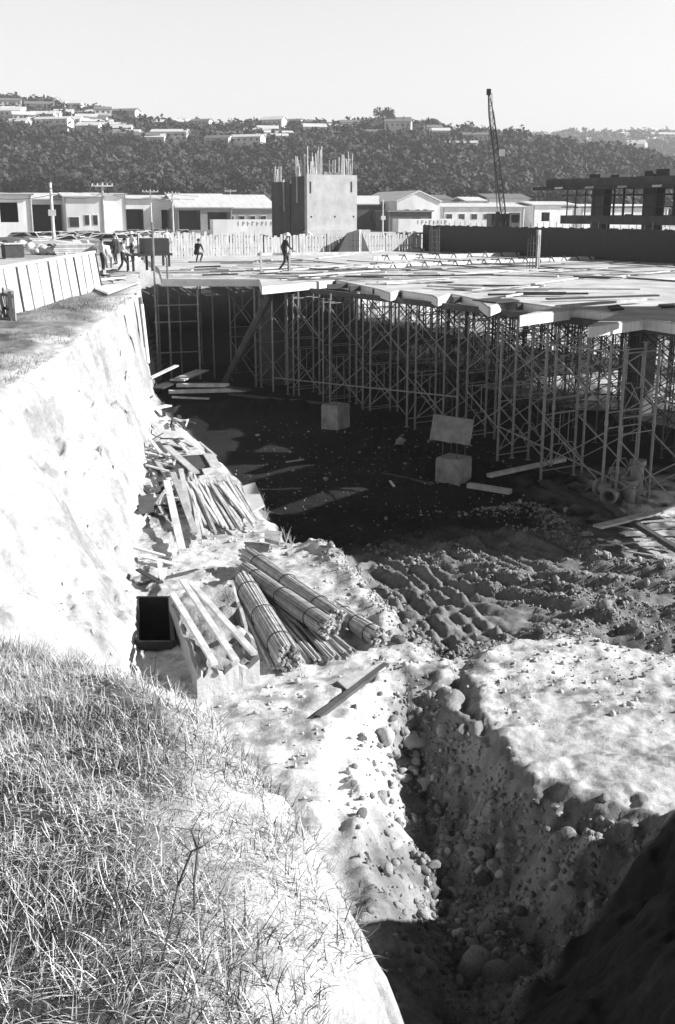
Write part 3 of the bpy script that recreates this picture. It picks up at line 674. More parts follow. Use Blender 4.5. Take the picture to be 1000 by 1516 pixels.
mb.add(vs, [(l*n_+i, (l+1)*n_+i, (l+1)*n_+(i+1)%n_, l*n_+(i+1)%n_) for l in range(LV+1) for i in range(n_)]); mb.build('side_wall', M['concrete'], t)
mb = MB(); N = 22; vs = []; c2 = [c-ctr for c in cs]
for i in range(N+1):
    for j in range(N+1):
        u, v = i/N, j/N; p = (c2[0]*(1-u)+c2[1]*u)*(1-v)+(c2[3]*(1-u)+c2[2]*u)*v
        vs.append((p.x*.93, p.y*.93, .60+.20*float(fbm(np.array([p.x*1.0]), np.array([p.y]), .35, 4, 71)[0])-.12*v))
mb.add(vs, [(i*(N+1)+j, (i+1)*(N+1)+j, (i+1)*(N+1)+j+1, i*(N+1)+j+1) for i in range(N) for j in range(N)]); mb.build('earth_fill', M['clod'], t, True)
for k, (a, b, lab) in enumerate([((270,859),(350,979),'narrow plank in the middle of the three lying on the footing box'),((281,861),(377,968),'right-hand plank of the three lying on the footing box'),((256,880),(318,983),'left-hand plank of the three, along the edge of the footing box')]):
    beampx('plank', a, b, -3.42-.01*k, .10, .05, M['timber'], lab, 'plank')
rock('rubble_lump', 355, 930, .14, -3.8, 'pale lump of rubble on the earth of the footing box', 'stone', rocks)
bpy.data.objects['rubble_lump'].location = G(352,938,-3.62)
hb = [G(203,884,-3.95), G(251,884,-3.95), G(256,950,-3.95), G(203,950,-3.95)]; hc = sum(hb, Vector())/4; t = thing('dark_pit', 'pit blacked inside for shade, at the foot of the cut, left of the footing box', 'pit', (hc.x, hc.y, -6.6))  # black lining added so the hole reads as deep shade
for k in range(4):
    a_, b_ = hb[k]-hc, hb[(k+1)%4]-hc; mb = MB(); mb.beam((a_.x,a_.y,1.3),(b_.x,b_.y,1.3),.06,2.72); mb.build('black_lining', M['black'], t)
mb = MB(); mb.add([(p_.x-hc.x, p_.y-hc.y, .25) for p_ in hb],[(3,2,1,0)]); mb.build('black_bottom', M['black'], t)
# pegs laid in a fan
for i in range(30):
    f = i/29; top = (268+78*f+random.uniform(-10,10), 702+random.uniform(-4,16)); bot = (306+86*f+random.uniform(-22,12), 786-16*f+random.uniform(-10,8))
    p = G(*bot, ZL+.04+random.uniform(0,.05)); q = G(*top, ZL+random.uniform(.2,.4)); d = q-p
    mb = MB(); mb.beam((0,0,0), d*.93, .055, .045); mb.tube(d*.92, d, .028, 4, .004)
    solo('timber_stake', mb, M['timber'], 'pointed timber stake in the fanned heap on the ledge', 'stake', p, group='stakes heaped on the ledge')
for a, b, z, z2, w_, lab in [((247,712),(270,815),ZL+.1,ZL+.5,.16,'long pale plank, leftmost beside the heap of stakes'),((256,700),(290,790),ZL+.12,ZL+.5,.14,'pale plank lying next to the leftmost long one'),((268,695),(283,770),ZL+.1,ZL+.45,.12,'narrow plank nearest the heap of stakes'),
        ((246,660),(290,700),ZL+.3,ZL+.35,.2,'broad board lying across the top of the planks'),((282,700),(296,800),ZL+.1,ZL+.3,.09,'single stake pointing down at the left of the heap')]:
    beampx('plank', b, a, z, w_, .05, M['timber'], lab, 'plank', z2=z2)
def sheet(pxs, z, th, m_, label, name='formwork_sheet', cat='sheet'):
    ps = [G(*p, z) for p in pxs]; c = sum(ps, Vector())/len(ps); mb = MB(); mb.prism([(p.x-c.x, p.y-c.y) for p in ps][::-1], 0, th); return solo(name, mb, m_, label, cat, c)
sheet([(262,678),(318,674),(326,690),(258,700)], ZL+.25, .05, M['timber_dark'], 'dark sheet of formwork lying above the stakes')
sheet([(300,672),(318,674),(326,690),(312,692)], ZL+.32, .04, M['timber'], 'small pale sheet on the corner of the dark formwork sheet')
sheet([(358,722),(378,716),(392,750),(374,760)], ZL+.1, .04, M['ply'], 'pale sheet lying on the edge of the ledge right of the stakes')
sheet([(205,742),(228,738),(228,758),(205,762)], ZL+.25, .12, M['timber_dark'], 'small dark box lid beside the foot of the cut', 'timber_box', 'box')
sheet([(392,790),(418,792),(414,808),(392,802)], ZL+.1, .08, M['stone'], 'flat grey slab at the edge of the ledge', 'stone_slab', 'slab')
for i in range(70):
    k = random.random()
    if k < .45: x, y = random.uniform(212, 262), random.uniform(600, 700)
    elif k < .7: x, y = random.uniform(208, 246), random.uniform(690, 760)
    elif k < .9: x, y = random.uniform(207, 250), random.uniform(815, 880)
    else: x, y = random.uniform(240, 300), random.uniform(600, 680)
    x += 8; p = G(x, y, ZL); hz = H(p.x, p.y)
    if hz > -3.75: continue
    p.z = hz+random.uniform(.03,.22); th = random.gauss(1.9, .55); L = random.uniform(.5, 1.7)
    mb = MB(); d = Vector((math.cos(th)*L, math.sin(th)*L, random.uniform(-.15,.25))); mb.beam(-d/2, d/2, random.uniform(.04,.14), random.uniform(.02,.05))
    solo('scrap_wood', mb, M['timber'] if random.random() < .7 else M['timber_dark'], 'piece of scrap wood in the litter along the foot of the cut', 'scrap wood', p, group='scrap wood along the foot of the cut')
beampx('timber_board',(222,606),(250,600),ZL+.2,.3,.05,M['timber'],'pale board at the top of the litter against the cut','board')
for i, (x, y, hgt) in enumerate([(386,742,.5),(393,752,.35),(424,800,.4),(432,806,.3),(500,812,.2)]):
    p = G(x, y, ZL); p.z = H(p.x, p.y); mb = MB()
    for k in range(9):
        th = random.uniform(0, 6.3); q = Vector((math.cos(th)*.12, math.sin(th)*.12, hgt*random.uniform(.5,1))); mb.tube((0,0,0), q*.6+Vector((0,0,.06)), .006, 4, .004); mb.tube(q*.6+Vector((0,0,.06)), q, .004, 4, .001)
    solo('weed', mb, M['straw'] if False else M['timber'], ['tall','small','bushy','low','tiny'][i]+' dry weed growing on the rim between ledge and shaded floor', 'weed', p)
# low board on the path right of the bank
beampx('timber_board',(470,1062),(572,984),-4.02,.10,.06,M['timber_dark'],'dark half-buried plank lying on the pale ground below the rods','plank')
sheet([(500,1010),(560,985),(572,990),(516,1024)], -4.02, .025, M['timber'], 'weathered sheet beside the half-buried plank')
# ------------------------------------------------------------------ things on the deck
def fence_run(a0, b0, a1, b1, h, label, step=.17, z=0, m_=None, hv=.12, name='paling_fence', solid=False):
    p = D(a0,b0,z); q = D(a1,b1,z); d = q-p; L = d.length; t = thing(name, label, 'fence', p, math.atan2(d.y, d.x)); m_ = m_ or M['paling']
    mb = MB(); x = 0
    while x < L:
        w_ = step*(1.0 if solid else random.uniform(.6,.95)); hh = h*(1+random.uniform(-hv,hv)); lean = 0 if solid else random.uniform(-.02,.02)
        mb.add([(x,0,0),(x+w_,0,0),(x+w_+lean,0,hh),(x+lean,0,hh),(x,.03,0),(x+w_,.03,0),(x+w_+lean,.03,hh),(x+lean,.03,hh)], [(0,1,2,3),(5,4,7,6),(1,5,6,2),(4,0,3,7),(3,2,6,7)])
        x += step
    mb.build('palings', m_, t)
    for zz in (.3*h, .8*h): mb = MB(); mb.box(0,.035,zz,L,.085,zz+.07); mb.build('rail', M['timber_dark'], t)
    for k in range(int(L/2.4)+1): mb = MB(); mb.box(k*2.4,.09,0,k*2.4+.09,.18,h*1.03); mb.build('post', M['timber_dark'], t)
    return t
fence_run(45.3, 4.6, 45.3, 13.2, 1.35, 'uneven paling fence along the back of the deck, left of the concrete tower', .2)
fence_run(45.3, 13.3, 45.3, 25.8, 1.2, 'lower gappy fence of upright boards below the concrete tower', .24)
fw = fence_run(45.2, 26.0, 10, 26.0, 1.75, 'long dark boarded wall closing off the right side of the deck', .3, m_=M['black'], solid=True, hv=.02, name='boarded_wall')  # near-black boards carry the shade of this unlit side
fw['category'] = 'wall'
# starter bars sticking up out of the boarded wall
mb_t = thing('starter_bars', 'row of thin starter bars rising above the dark boarded wall', 'reinforcement', D(46, 26.35, 0), 0)
for k in range(60):
    a = 45-k*.58; p = D(a, 26.35, 0)-D(46, 26.35, 0); mb = MB(); mb.tube(p, p+Vector((random.uniform(-.04,.04),0,random.uniform(1.9,2.15))), .016, 4); mb.build('bar', M['mesh'], mb_t)
# concrete core tower
c = D(52, 20.6, -.6); t = thing('core_tower', 'square concrete core tower with starter bars sticking out of its top', 'concrete tower', c, DROT)
TW, TL, TH = 4.35, 5.2, 5.85
mb = MB(); mb.box(0,0,0,TW,.35,TH); mb.build('front_wall', M['concrete'], t)
mb = MB(); mb.box(0,.352,0,.35,TL*.42,TH-.12); mb.box(0,TL*.47,0,.35,TL,TH-.45); mb.box(.05,TL*.42,0,.3,TL*.47,TH-.6); mb.build('side_wall', M['concrete_dark'], t)  # shaded face of the tower, its shade put into a darker concrete
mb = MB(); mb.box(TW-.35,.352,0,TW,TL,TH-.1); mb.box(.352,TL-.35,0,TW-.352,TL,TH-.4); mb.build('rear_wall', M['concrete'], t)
mb = MB(); mb.box(-.2,-.35,0,TW+1.0,-.002,1.95); mb.build('plinth', M['concrete'], t)
for x, z, h_ in ((.25,TH-1.3,.8),(TW-.55,TH-1.2,.75)): mb = MB(); mb.box(x,-.03,z,x+.1,-.002,z+h_); mb.build('slot', M['black'], t)
for x in (.35, 2.4, 4.05): mb = MB(); mb.tube((x,-.02,2.9),(x,.02,2.9),.07,8); mb.build('tie_hole', M['black'], t)
mb = MB(); mb.beam((.0-.03,1.35,TH-2.0),(-.03,1.35,TH+1.2),.1,.06); mb.build('batten', M['timber'], t); mb = MB(); mb.beam((-.03,3.2,TH-2.6),(-.03,3.3,TH-.3),.14,.06); mb.build('batten', M['timber'], t)
bars = [(.15+.12*i, .15, random.uniform(1.0,2.9)) for i in range(11)]+[(TW-1.5+.16*i,.15,random.uniform(1.3,2.5)) for i in range(8)]+[(.15,.5+.16*i,random.uniform(.9,2.2)) for i in range(9)]+[(.15,TL-.2-.14*i,random.uniform(1.2,1.7)) for i in range(8)]+[(TW-.2,.7+.4*i,1.8) for i in range(8)]
for x, y, h_ in bars:
    zt = TH-(.5 if y > TL*.47 and x < .3 else .1); mb = MB(); mb.tube((x,y,zt-.05),(x+random.uniform(-.08,.08),y+random.uniform(-.08,.08),zt+h_*.72),.045,5); mb.build('starter_bar', M['timber'], t)
mb = MB()
for i in range(26): x = 1.5+random.uniform(0,1.3); mb.box(x,.05,TH,x+.12,.25,TH+random.uniform(.05,.25))
mb.build('rubble_cap', M['clod'], t)
# dark timber A-shape heap against the tower foot
t = thing('spoil_cover', 'dark tarpaulin-covered heap at the foot of the concrete tower', 'covered heap', D(44.2,18.2,0), DROT)
mb = MB(); mb.add([(0,0,0),(2.6,0,0),(2.4,1.2,0),(.2,1.2,0),(.9,.2,1.3),(2.0,.25,1.55),(1.9,.9,1.4)],[(0,1,5,4),(1,2,6,5),(2,3,6),(3,0,4),(3,4,6),(4,5,6)]); mb.build('tarpaulin', M['black'], t)
# column cages and posts on the deck
def cage(px, py, h, w_, nb, label, wood=False):
    q = G(px, py, 0); t = thing('column_cage', label, 'reinforcement cage', q, DROT)
    for i in range(nb):
        th = 2*math.pi*i/nb; s = max(abs(math.cos(th)),abs(math.sin(th))); x, y = math.cos(th)/s*w_/2, math.sin(th)/s*w_/2
        mb = MB(); mb.tube((x,y,0),(x+random.uniform(-.02,.02),y,h*random.uniform(.9,1.05)),.016,5); mb.build('bar', M['mesh'], t)
    for k in range(int(h/.35)):
        mb = MB(); z = .15+k*.35; c_ = [(-w_/2,-w_/2),(w_/2,-w_/2),(w_/2,w_/2),(-w_/2,w_/2)]
        for i in range(4): mb.tube((*c_[i],z),(*c_[(i+1)%4],z),.008,4)
        mb.build('tie', M['mesh'], t)
    if wood: mb = MB(); mb.box(w_/2+.03,-.06,0,w_/2+.2,.08,h*1.15); mb.build('guide_board', M['timber'], t)
cage(643,379,1.75,.55,12,'upright reinforcement cage standing on the deck right of the tower')
cage(789,397,1.6,.4,8,'reinforcement cage beside a tall pale board standing on the right of the deck',True)
cage(526,376,1.35,.5,8,'reinforcement cage in front of the low fence below the tower',True)
# parallel rows of edge formwork with clamps
def formrow(p, q, label, n, hh=.16):
    a = G(*p,0); b = G(*q,0); d = b-a; L = d.length; t = thing('form_row', label, 'formwork', a, math.atan2(d.y,d.x))
    mb = MB(); mb.box(0,0,0,L,.05,hh); mb.box(0,.45,0,L,.5,hh); mb.build('side_board', M['ply'], t)
    for i in range(n): x = (i+.5)*L/n; mb = MB(); mb.beam((x,-.08,hh+.03),(x+.12,.6,hh+.03),.06,.05); mb.beam((x,-.25,0),(x,0,hh+.1),.05,.05); mb.build('clamp', M['timber_dark'], t)
formrow((560,385),(895,374),'far row of beam side forms with dark clamps across the deck',15,.2)
formrow((545,398),(880,384),'near row of beam side forms with dark clamps across the deck',16,.18)
formrow((610,372),(740,365),'short row of beam forms close to the dark boarded wall',6,.18)
# reinforcement mats: long bars
for i in range(46):
    b = random.uniform(9.5, 22); a = random.uniform(9, 30); L = random.uniform(5, 11); p = D(a,b,.03+random.uniform(0,.05)); th = math.atan2(BX.y,BX.x)+random.gauss(0,.06)+(.0 if i%3 else math.pi/2)
    q = p+Vector((math.cos(th)*L, math.sin(th)*L, 0))
    if not (inpoly1(p.x,p.y,outl) and inpoly1(q.x,q.y,outl)): continue
    bar('reinforcing_bar', p, q, .022, M['mesh'], 'long thin reinforcing bar lying on the right half of the deck', 'steel bar', 'reinforcing bars on the deck', 5)
# planks strewn on the deck
random.seed(21); cntp = 0
while cntp < 105:
    k = random.random()
    if k < .35: x, y = random.uniform(400, 640), random.uniform(392, 424)
    elif k < .8: x, y = random.uniform(500, 900), random.uniform(396, 455)
    else: x, y = random.uniform(245, 480), random.uniform(385, 412)
    p = G(x, y, .03+random.uniform(0,.10)); th = random.choice((math.atan2(BX.y,BX.x), math.atan2(BX.y,BX.x)-.5, .1, -.4))+random.gauss(0,.18); L = random.uniform(1.0,4.2); d = Vector((math.cos(th)*L, math.sin(th)*L, random.uniform(-.01,.06)))
    e = p+d*.5; e2 = p-d*.5
    if not (inpoly1(e.x,e.y,outl) and inpoly1(e2.x,e2.y,outl)): continue
    mb = MB(); mb.beam(-d/2, d/2, random.uniform(.08,.24), random.uniform(.03,.07)); dk = random.random() < .22
    solo('loose_plank', mb, M['timber_dark'] if dk else M['timber'], ('dark' if dk else 'pale')+' plank lying among the timber scattered over the deck', 'plank', p, group=('dark' if dk else 'pale')+' planks scattered on the deck'); cntp += 1
for a, b, w_, z, lab in [((388,402),(520,392),.3,.12,'broad pale plank on the timber pile near the middle of the deck edge'),((440,408),(560,400),.25,.2,'long pale plank lying over the pile at the deck edge'),((500,396),(620,388),.22,.25,'long pole-like plank running back over the pile'),((470,382),(612,366),.2,.05,'long board lying near the far fence, sloping up to the right'),
     ((395,390),(560,398),.14,.1,'thin board crossing behind the walking man'),((905,410),(1000,400),.12,.05,'thin board among the bars at the right edge of the deck'),((790,420),(900,405),.2,.05,'straight board lying on the right of the deck')]:
    beampx('long_plank', a, b, z, w_, .05, M['timber'], lab, 'plank')
for a, b, c_, d_, lab in [((700,445),(745,440),(770,446),(735,449),'dark plywood scrap near the second fin of the deck edge'),((900,455),(915,452),(925,458),(905,460),'dark scrap of ply lying alone on the bright deck at the right'),((975,452),(1000,450),(1000,455),(980,456),'dark offcut at the right edge of the bright deck')]:
    sheet([a,b,c_,d_], .01, .04, M['timber_dark'], lab, 'plywood_scrap', 'scrap')
# guard rail / trestle left of the walking man
t = thing('trestle', 'low timber guard rail with posts beside the walking man', 'guard rail', G(386,405,0), .35)
for x in (0, 1.35): mb = MB(); mb.box(x,0,0,x+.09,.09,1.0); mb.build('post', M['timber'], t)
mb = MB(); mb.beam((-.1,.12,.85),(5.5,.12,.85),.05,.12); mb.build('rail', M['timber'], t)
# tall ladder-like scaffold frame at the far left corner of the deck
t = thing('access_tower', 'tall access scaffold standing at the left corner of the deck', 'scaffold', G(231,412,-.0), .3)
t.location.z = -4.3
for x in (-.1, .45, 1.7): mb = MB(); mb.tube((x,-.3,0),(x,-.3,4.3+(2.3 if x < .2 else (.9 if x<1 else -.1))),.045,6); mb.build('post', M['steel'], t)
for z in (1.2, 2.5, 3.2, 4.0): mb = MB(); mb.tube((-.2,-.3,z),(1.8,-.3,z),.03,6); mb.build('ledger', M['steel'], t)

# ------------------------------------------------------------------ people
def person(name_loc, rz, h, label, joints=None, shirt='cloth_dark', trousers='cloth_dark', hat=None, lean=0):
    """continuous skinned body; joints may be overridden (metres for a 1.75 m figure, x right, y forward, z up)"""
    J = dict(pelvis=(0,0,.93), waist=(0,.0,1.08), chest=(0,.0,1.30), neck=(0,.01,1.47), headb=(0,.02,1.55), head=(0,.03,1.64), crown=(0,.02,1.72),
        shl=(-.18,0,1.42), ell=(-.25,-.03,1.14), wrl=(-.24,.08,.90), hal=(-.24,.11,.83), shr=(.18,0,1.42), elr=(.25,-.03,1.14), wrr=(.24,.08,.90), har=(.24,.11,.83),
        hil=(-.09,0,.90), knl=(-.10,.04,.50), anl=(-.10,-.02,.09), tol=(-.11,.15,.04), hir=(.09,0,.90), knr=(.10,.04,.50), anr=(.10,-.02,.09), tor=(.11,.15,.04))
    if joints: J.update(joints)
    RAD = dict(pelvis=.135,waist=.12,chest=.145,neck=.058,headb=.07,head=.092,crown=.06,shl=.07,shr=.07,ell=.045,elr=.045,wrl=.03,wrr=.03,hal=.035,har=.035,hil=.095,hir=.095,knl=.062,knr=.062,anl=.045,anr=.045,tol=.035,tor=.035)
    ks = list(J); E = [('pelvis','waist'),('waist','chest'),('chest','neck'),('neck','headb'),('headb','head'),('head','crown'),('chest','shl'),('shl','ell'),('ell','wrl'),('wrl','hal'),('chest','shr'),('shr','elr'),('elr','wrr'),('wrr','har'),('pelvis','hil'),('hil','knl'),('knl','anl'),('anl','tol'),('pelvis','hir'),('hir','knr'),('knr','anr'),('anr','tor')]
    vs = [Vector(J[k]) for k in ks]; rad = [RAD[k] for k in ks]; ed = [(ks.index(a), ks.index(b)) for a, b in E]
    for hk, wk, sx in (('hal','wrl',-1),('har','wrr',1)):          # fingers and thumb
        hp_ = Vector(J[hk]); dr = (hp_-Vector(J[wk])).normalized()
        for i, (o_, l_) in enumerate(((-.028,.065),(-.01,.078),(.01,.073),(.028,.058))):
            vs += [hp_+dr*.03+Vector((0,o_,0)), hp_+dr*(.03+l_)+Vector((-sx*.02,o_,0))]; rad += [.011,.008]; n_ = len(vs); ed += [(ks.index(hk), n_-2),(n_-2,n_-1)]
        vs += [hp_+Vector((0,.055,0)), hp_+Vector((-sx*.01,.075,0))+dr*.03]; rad += [.013,.010]; n_ = len(vs); ed += [(ks.index(hk), n_-2),(n_-2,n_-1)]
    me = bpy.data.meshes.new('person'); me.from_pydata([tuple(v) for v in vs], ed, [])
    o = bpy.data.objects.new('person', me); COL.objects.link(o)
    sk = o.modifiers.new('skin', 'SKIN'); o.modifiers.new('sub', 'SUBSURF').levels = 1
    for i, r in enumerate(rad): me.skin_vertices[0].data[i].radius = (r, r); 
    me.skin_vertices[0].data[0].use_root = True
    dg = bpy.context.evaluated_depsgraph_get(); m2 = bpy.data.meshes.new_from_object(o.evaluated_get(dg)); o.modifiers.clear(); o.data = m2
    for k in ('skin', shirt, trousers, 'black'): m2.materials.append(M[k])
    bones = [(Vector(J[a]), Vector(J[b]), mi) for a, b, mi in [('pelvis','waist',2),('waist','chest',1),('chest','neck',1),('neck','headb',0),('headb','head',0),('head','crown',0),('shl','ell',1),('ell','wrl',1),('wrl','hal',0),('shr','elr',1),('elr','wrr',1),('wrr','har',0),('hil','knl',2),('knl','anl',2),('anl','tol',3),('hir','knr',2),('knr','anr',2),('anr','tor',3)]]
    for f in m2.polygons:
        c_ = f.center; best = 9; bi = 0
        for a, b, mi in bones:
            ab = b-a; tt = max(0, min(1, (c_-a).dot(ab)/ab.length_squared)); dd = (c_-a-ab*tt).length
            if dd < best: best = dd; bi = mi
        f.material_index = bi; f.use_smooth = True
    o.location = name_loc; o.rotation_euler = (0,0,rz); s = h/1.75; o.scale = (s,s,s); tag(o, label, 'person', 'workmen on the site')
    hd = Vector(J['head'])
    mb = MB()
    for sx in (-1,1): mb.box(hd.x+sx*.035-.014, hd.y+.088, hd.z+.005, hd.x+sx*.035+.014, hd.y+.1, hd.z+.02)
    mb.build('eyes', M['black'], o); mb = MB(); mb.box(hd.x-.012,hd.y+.085,hd.z-.03,hd.x+.012,hd.y+.115,hd.z+.005); mb.build('nose', M['skin'], o)
    mb = MB(); mb.box(hd.x-.025,hd.y+.083,hd.z-.052,hd.x+.025,hd.y+.094,hd.z-.042); mb.build('mouth', M['black'], o)
    mb = MB()
    for sx in (-1,1): mb.box(hd.x+sx*.095-.012,hd.y-.02,hd.z-.03,hd.x+sx*.095+.012,hd.y+.015,hd.z+.03)
    mb.build('ears', M['skin'], o)
    # hair or hat as a half dome
    def dome(rx, rz_, z0, name, m_, brim=0):
        mb = MB(); N, K = 14, 5; vs = []; fs = []
        for k in range(K+1):
            ph = math.pi/2*k/K; 
            for i in range(N): th = 2*math.pi*i/N; vs.append((hd.x+math.cos(th)*math.cos(ph)*rx, hd.y-.01+math.sin(th)*math.cos(ph)*rx*1.1, z0+math.sin(ph)*rz_))
        for k in range(K):
            for i in range(N): fs.append((k*N+i,k*N+(i+1)%N,(k+1)*N+(i+1)%N,(k+1)*N+i))
        if brim:
            n0 = len(vs)
            for i in range(N): th = 2*math.pi*i/N; vs.append((hd.x+math.cos(th)*(rx+brim), hd.y-.01+math.sin(th)*(rx+brim)*1.1, z0-.01))
            for i in range(N): fs.append((n0+i,n0+(i+1)%N,(i+1)%N,i))
        mb.add(vs, fs); mb.build(name, m_, o, True)
    if hat: dome(.125,.13,hd.z+.025,'hat',M[hat],.05)
    else: dome(.112,.115,hd.z+.01,'hair',M['black'])
    return o
walk = dict(knl=(-.10,.22,.52), anl=(-.10,.18,.10), tol=(-.11,.34,.05), knr=(.10,-.02,.50), anr=(.10,-.30,.14), tor=(.11,-.16,.05), chest=(0,.05,1.29), neck=(0,.09,1.46), headb=(0,.12,1.53), head=(0,.15,1.62), crown=(0,.14,1.70), shl=(-.18,.05,1.41), shr=(.18,.05,1.41), ell=(-.26,-.08,1.16), wrl=(-.25,-.05,.93), hal=(-.25,-.03,.86), elr=(.25,.14,1.17), wrr=(.2,.32,1.02), har=(.19,.38,.98))
bend = dict(waist=(0,.08,1.06), chest=(0,.26,1.20), neck=(0,.42,1.26), headb=(0,.48,1.29), head=(0,.56,1.31), crown=(0,.63,1.33), shl=(-.18,.34,1.24), shr=(.18,.34,1.24), ell=(-.22,.42,.98), wrl=(-.18,.52,.76), hal=(-.17,.56,.69), elr=(.22,.42,.98), wrr=(.18,.52,.76), har=(.17,.56,.69), knl=(-.12,.1,.5), knr=(.12,.0,.5))
crouch = dict(pelvis=(0,-.1,.55), waist=(0,-.04,.70), chest=(0,.06,.90), neck=(0,.12,1.05), headb=(0,.14,1.12), head=(0,.16,1.21), crown=(0,.16,1.28), shl=(-.18,.08,1.0), shr=(.18,.08,1.0), ell=(-.22,.2,.78), wrl=(-.15,.36,.62), hal=(-.13,.42,.58), elr=(.22,.2,.78), wrr=(.15,.36,.62), har=(.13,.42,.58), hil=(-.1,-.08,.52), hir=(.1,-.08,.52), knl=(-.16,.28,.50), knr=(.16,.28,.50), anl=(-.13,.05,.09), anr=(.13,.05,.09), tol=(-.14,.2,.04), tor=(.14,.2,.04))
person(G(422,404,0), -1.3, 1.78, 'man in dark clothes and pale hat walking along the timber pile near the deck edge', walk, hat='white')
person(G(293,389,0), -.5, 1.7, 'man crouching in dark clothes alone on the left part of the deck', crouch)
person(G(248,381,0), .4, 1.75, 'man in white shirt and dark trousers standing by the paling fence at left', shirt='cloth_pale')
person(G(463,371,0), 1.7, 1.8, 'man in pale clothes bending beside the foot of the concrete tower', bend, shirt='cloth_pale', trousers='cloth_pale')
for x, y, z, rz, pose, sh, tr, hat, lab in [(153,407,-.25,-1.0,None,'cloth_pale','cloth_dark',None,'man in pale shirt at the left of the group above the cut'),(162,402,-.25,.6,bend,'cloth_pale','cloth_pale',None,'man in white bending over behind the hoarding'),
      (183,406,-.25,-1.5,walk,'cloth_pale','cloth_dark',None,'man in white shirt and dark trousers striding at the top of the cut'),(172,392,-.25,1.2,None,'cloth_dark','cloth_dark',None,'man in dark clothes behind the others above the cut'),(197,388,-.2,2.4,None,'cloth_pale','cloth_dark','white','man in pale hat beside the dark flat trolley')]:
    person(G(x,y,z), rz, 1.74, lab, pose, sh, tr, hat)

# ------------------------------------------------------------------ left plateau: hoarding, clutter
hx0, hx1 = -9.85, -9.6
t = thing('sheet_hoarding', 'leaning white sheet hoarding with vertical battens along the top of the cut', 'hoarding', (hx0, 22, -.3), math.atan2(19.3, hx1-hx0))
for k in range(19):
    mb = MB(); x = k*1.2; mb.add([(x,0,0),(x+1.17,0,0),(x+1.17,.18,1.42),(x,.18,1.42),(x,.03,0),(x+1.17,.03,0),(x+1.17,.21,1.42),(x,.21,1.42)],[(0,1,2,3),(5,4,7,6),(1,5,6,2),(4,0,3,7),(3,2,6,7)]); mb.build('sheet', M['hoard'], t)
    mb = MB(); mb.beam((x+1.185,-.03,0),(x+1.185+random.uniform(-.05,.15),.15,1.4),.05,.05); mb.build('batten', M['timber_dark' if k%3==0 else 'timber'], t)
mb = MB(); mb.beam((0,.2,1.47),(22.8,.2,1.47),.12,.1); mb.build('top_rail', M['timber'], t)
beampx('leaning_board',(104,438),(100,392),-.2,.55,.05,M['white'],'tall white board leaning at the end of the hoarding','board',z2=1.1)
bo = bpy.data.objects['leaning_board']; 
p = G(112,436,-.25); mb = MB(); mb.beam((0,0,0),(-.35,.5,1.45),.06,.5,up=(0,1,0)); bpy.data.objects.remove(bo); solo('leaning_board', mb, M['white'], 'tall white board leaning at the end of the hoarding', 'board', p)
fence_run(13.2,-12.6,19,-12.2,.8,'low crooked timber fence between hoarding and workmen',.4,z=-.25,m_=M['hoard'],name='timber_fence')
for i, (x, y) in enumerate([(70,434),(88,428),(76,431)]):
    p = G(x,y,-.25); mb = MB(); mb.box(-.16,-.12,0,.16,.12,.42); mb.box(-.18,-.14,.42,.18,.14,.45); solo('drum', mb, M['black'], ['small dark tin','dark bucket','dark box'][i]+' standing in front of the white hoarding', 'tin', p, (0,0,.3*i))
for i in range(14):
    x, y = random.uniform(130,182), random.uniform(402,424); p = G(x,y,-.25); p.z = H(p.x,p.y)+random.uniform(.05,.35); th = random.uniform(0,3.1); L = random.uniform(.8,2.0); d = Vector((math.cos(th)*L, math.sin(th)*L, random.uniform(-.1,.2)))
    mb = MB(); mb.beam(-d/2, d/2, .14, .08); dk = i%2; solo('heaped_timber', mb, M['timber_dark'] if dk else M['timber'], ('dark' if dk else 'pale')+' timber in the heap at the lip of the cut', 'timber', p, group='timbers heaped at the lip of the cut')
sheet([(140,428),(196,412),(208,418),(160,436)], -.22, .06, M['ply'], 'pale sheet lying at the corner of the cut')
for i, (x, y, L) in enumerate([(203,432,1.5),(207,440,1.8),(210,450,2.0)]):
    p = G(x,y,-.3); mb = MB(); mb.beam((0,0,0),(.15,-.1,-L),.45,.04,up=(1,0,0)); solo('hanging_sack', mb, [M['ply'],M['timber_dark'],M['ply']][i], ['pale sheet','dark board','pale board'][i]+' hanging down over the corner of the cut', 'sheet', p)
# flat trolley / bench at top of cut
t = thing('flat_trolley', 'dark flat-topped trolley with barrels standing at the far corner of the cut', 'trolley', G(195,402,-.2), .5)
mb = MB(); mb.box(0,0,.75,2.2,1.1,.87); mb.build('top', M['black'], t); mb = MB(); mb.box(.8,.2,.872,2.1,1.0,1.6); mb.build('engine_box', M['black'], t)
for x in (.1,1.1,2.0):
    for y in (.1,.95): mb = MB(); mb.box(x,y,0,x+.1,y+.1,.748); mb.build('leg', M['black'], t)
fence_run(21,-9,40,-3,.55,'low dark boards edging the gap beside the trolley',.5,z=-.3,m_=M['timber_dark'],name='edge_boards')

# hut added out of view at right to shade the pit floor
t = thing('shade_hut', 'unseen hut added to throw shade on the pit floor', 'hut', (10.5, 22.5, .002))
mb = MB(); mb.add([(0,0,0),(3.2,0,0),(3.2,3.2,0),(0,3.2,0),(0,0,2.15),(3.2,0,2.15),(3.2,3.2,2.45),(0,3.2,2.45)],[(3,2,1,0),(4,5,6,7),(0,1,5,4),(1,2,6,5),(2,3,7,6),(3,0,4,7)]); mb.build('wall', M['timber'], t); mb = MB(); mb.beam((1.6,-.2,2.2),(1.6,3.4,2.55),3.4,.08); mb.build('roof', M['roof'], t); mb = MB(); mb.box(-.05,.5,.05,-.003,1.3,2.0); mb.build('door', M['timber_dark'], t)

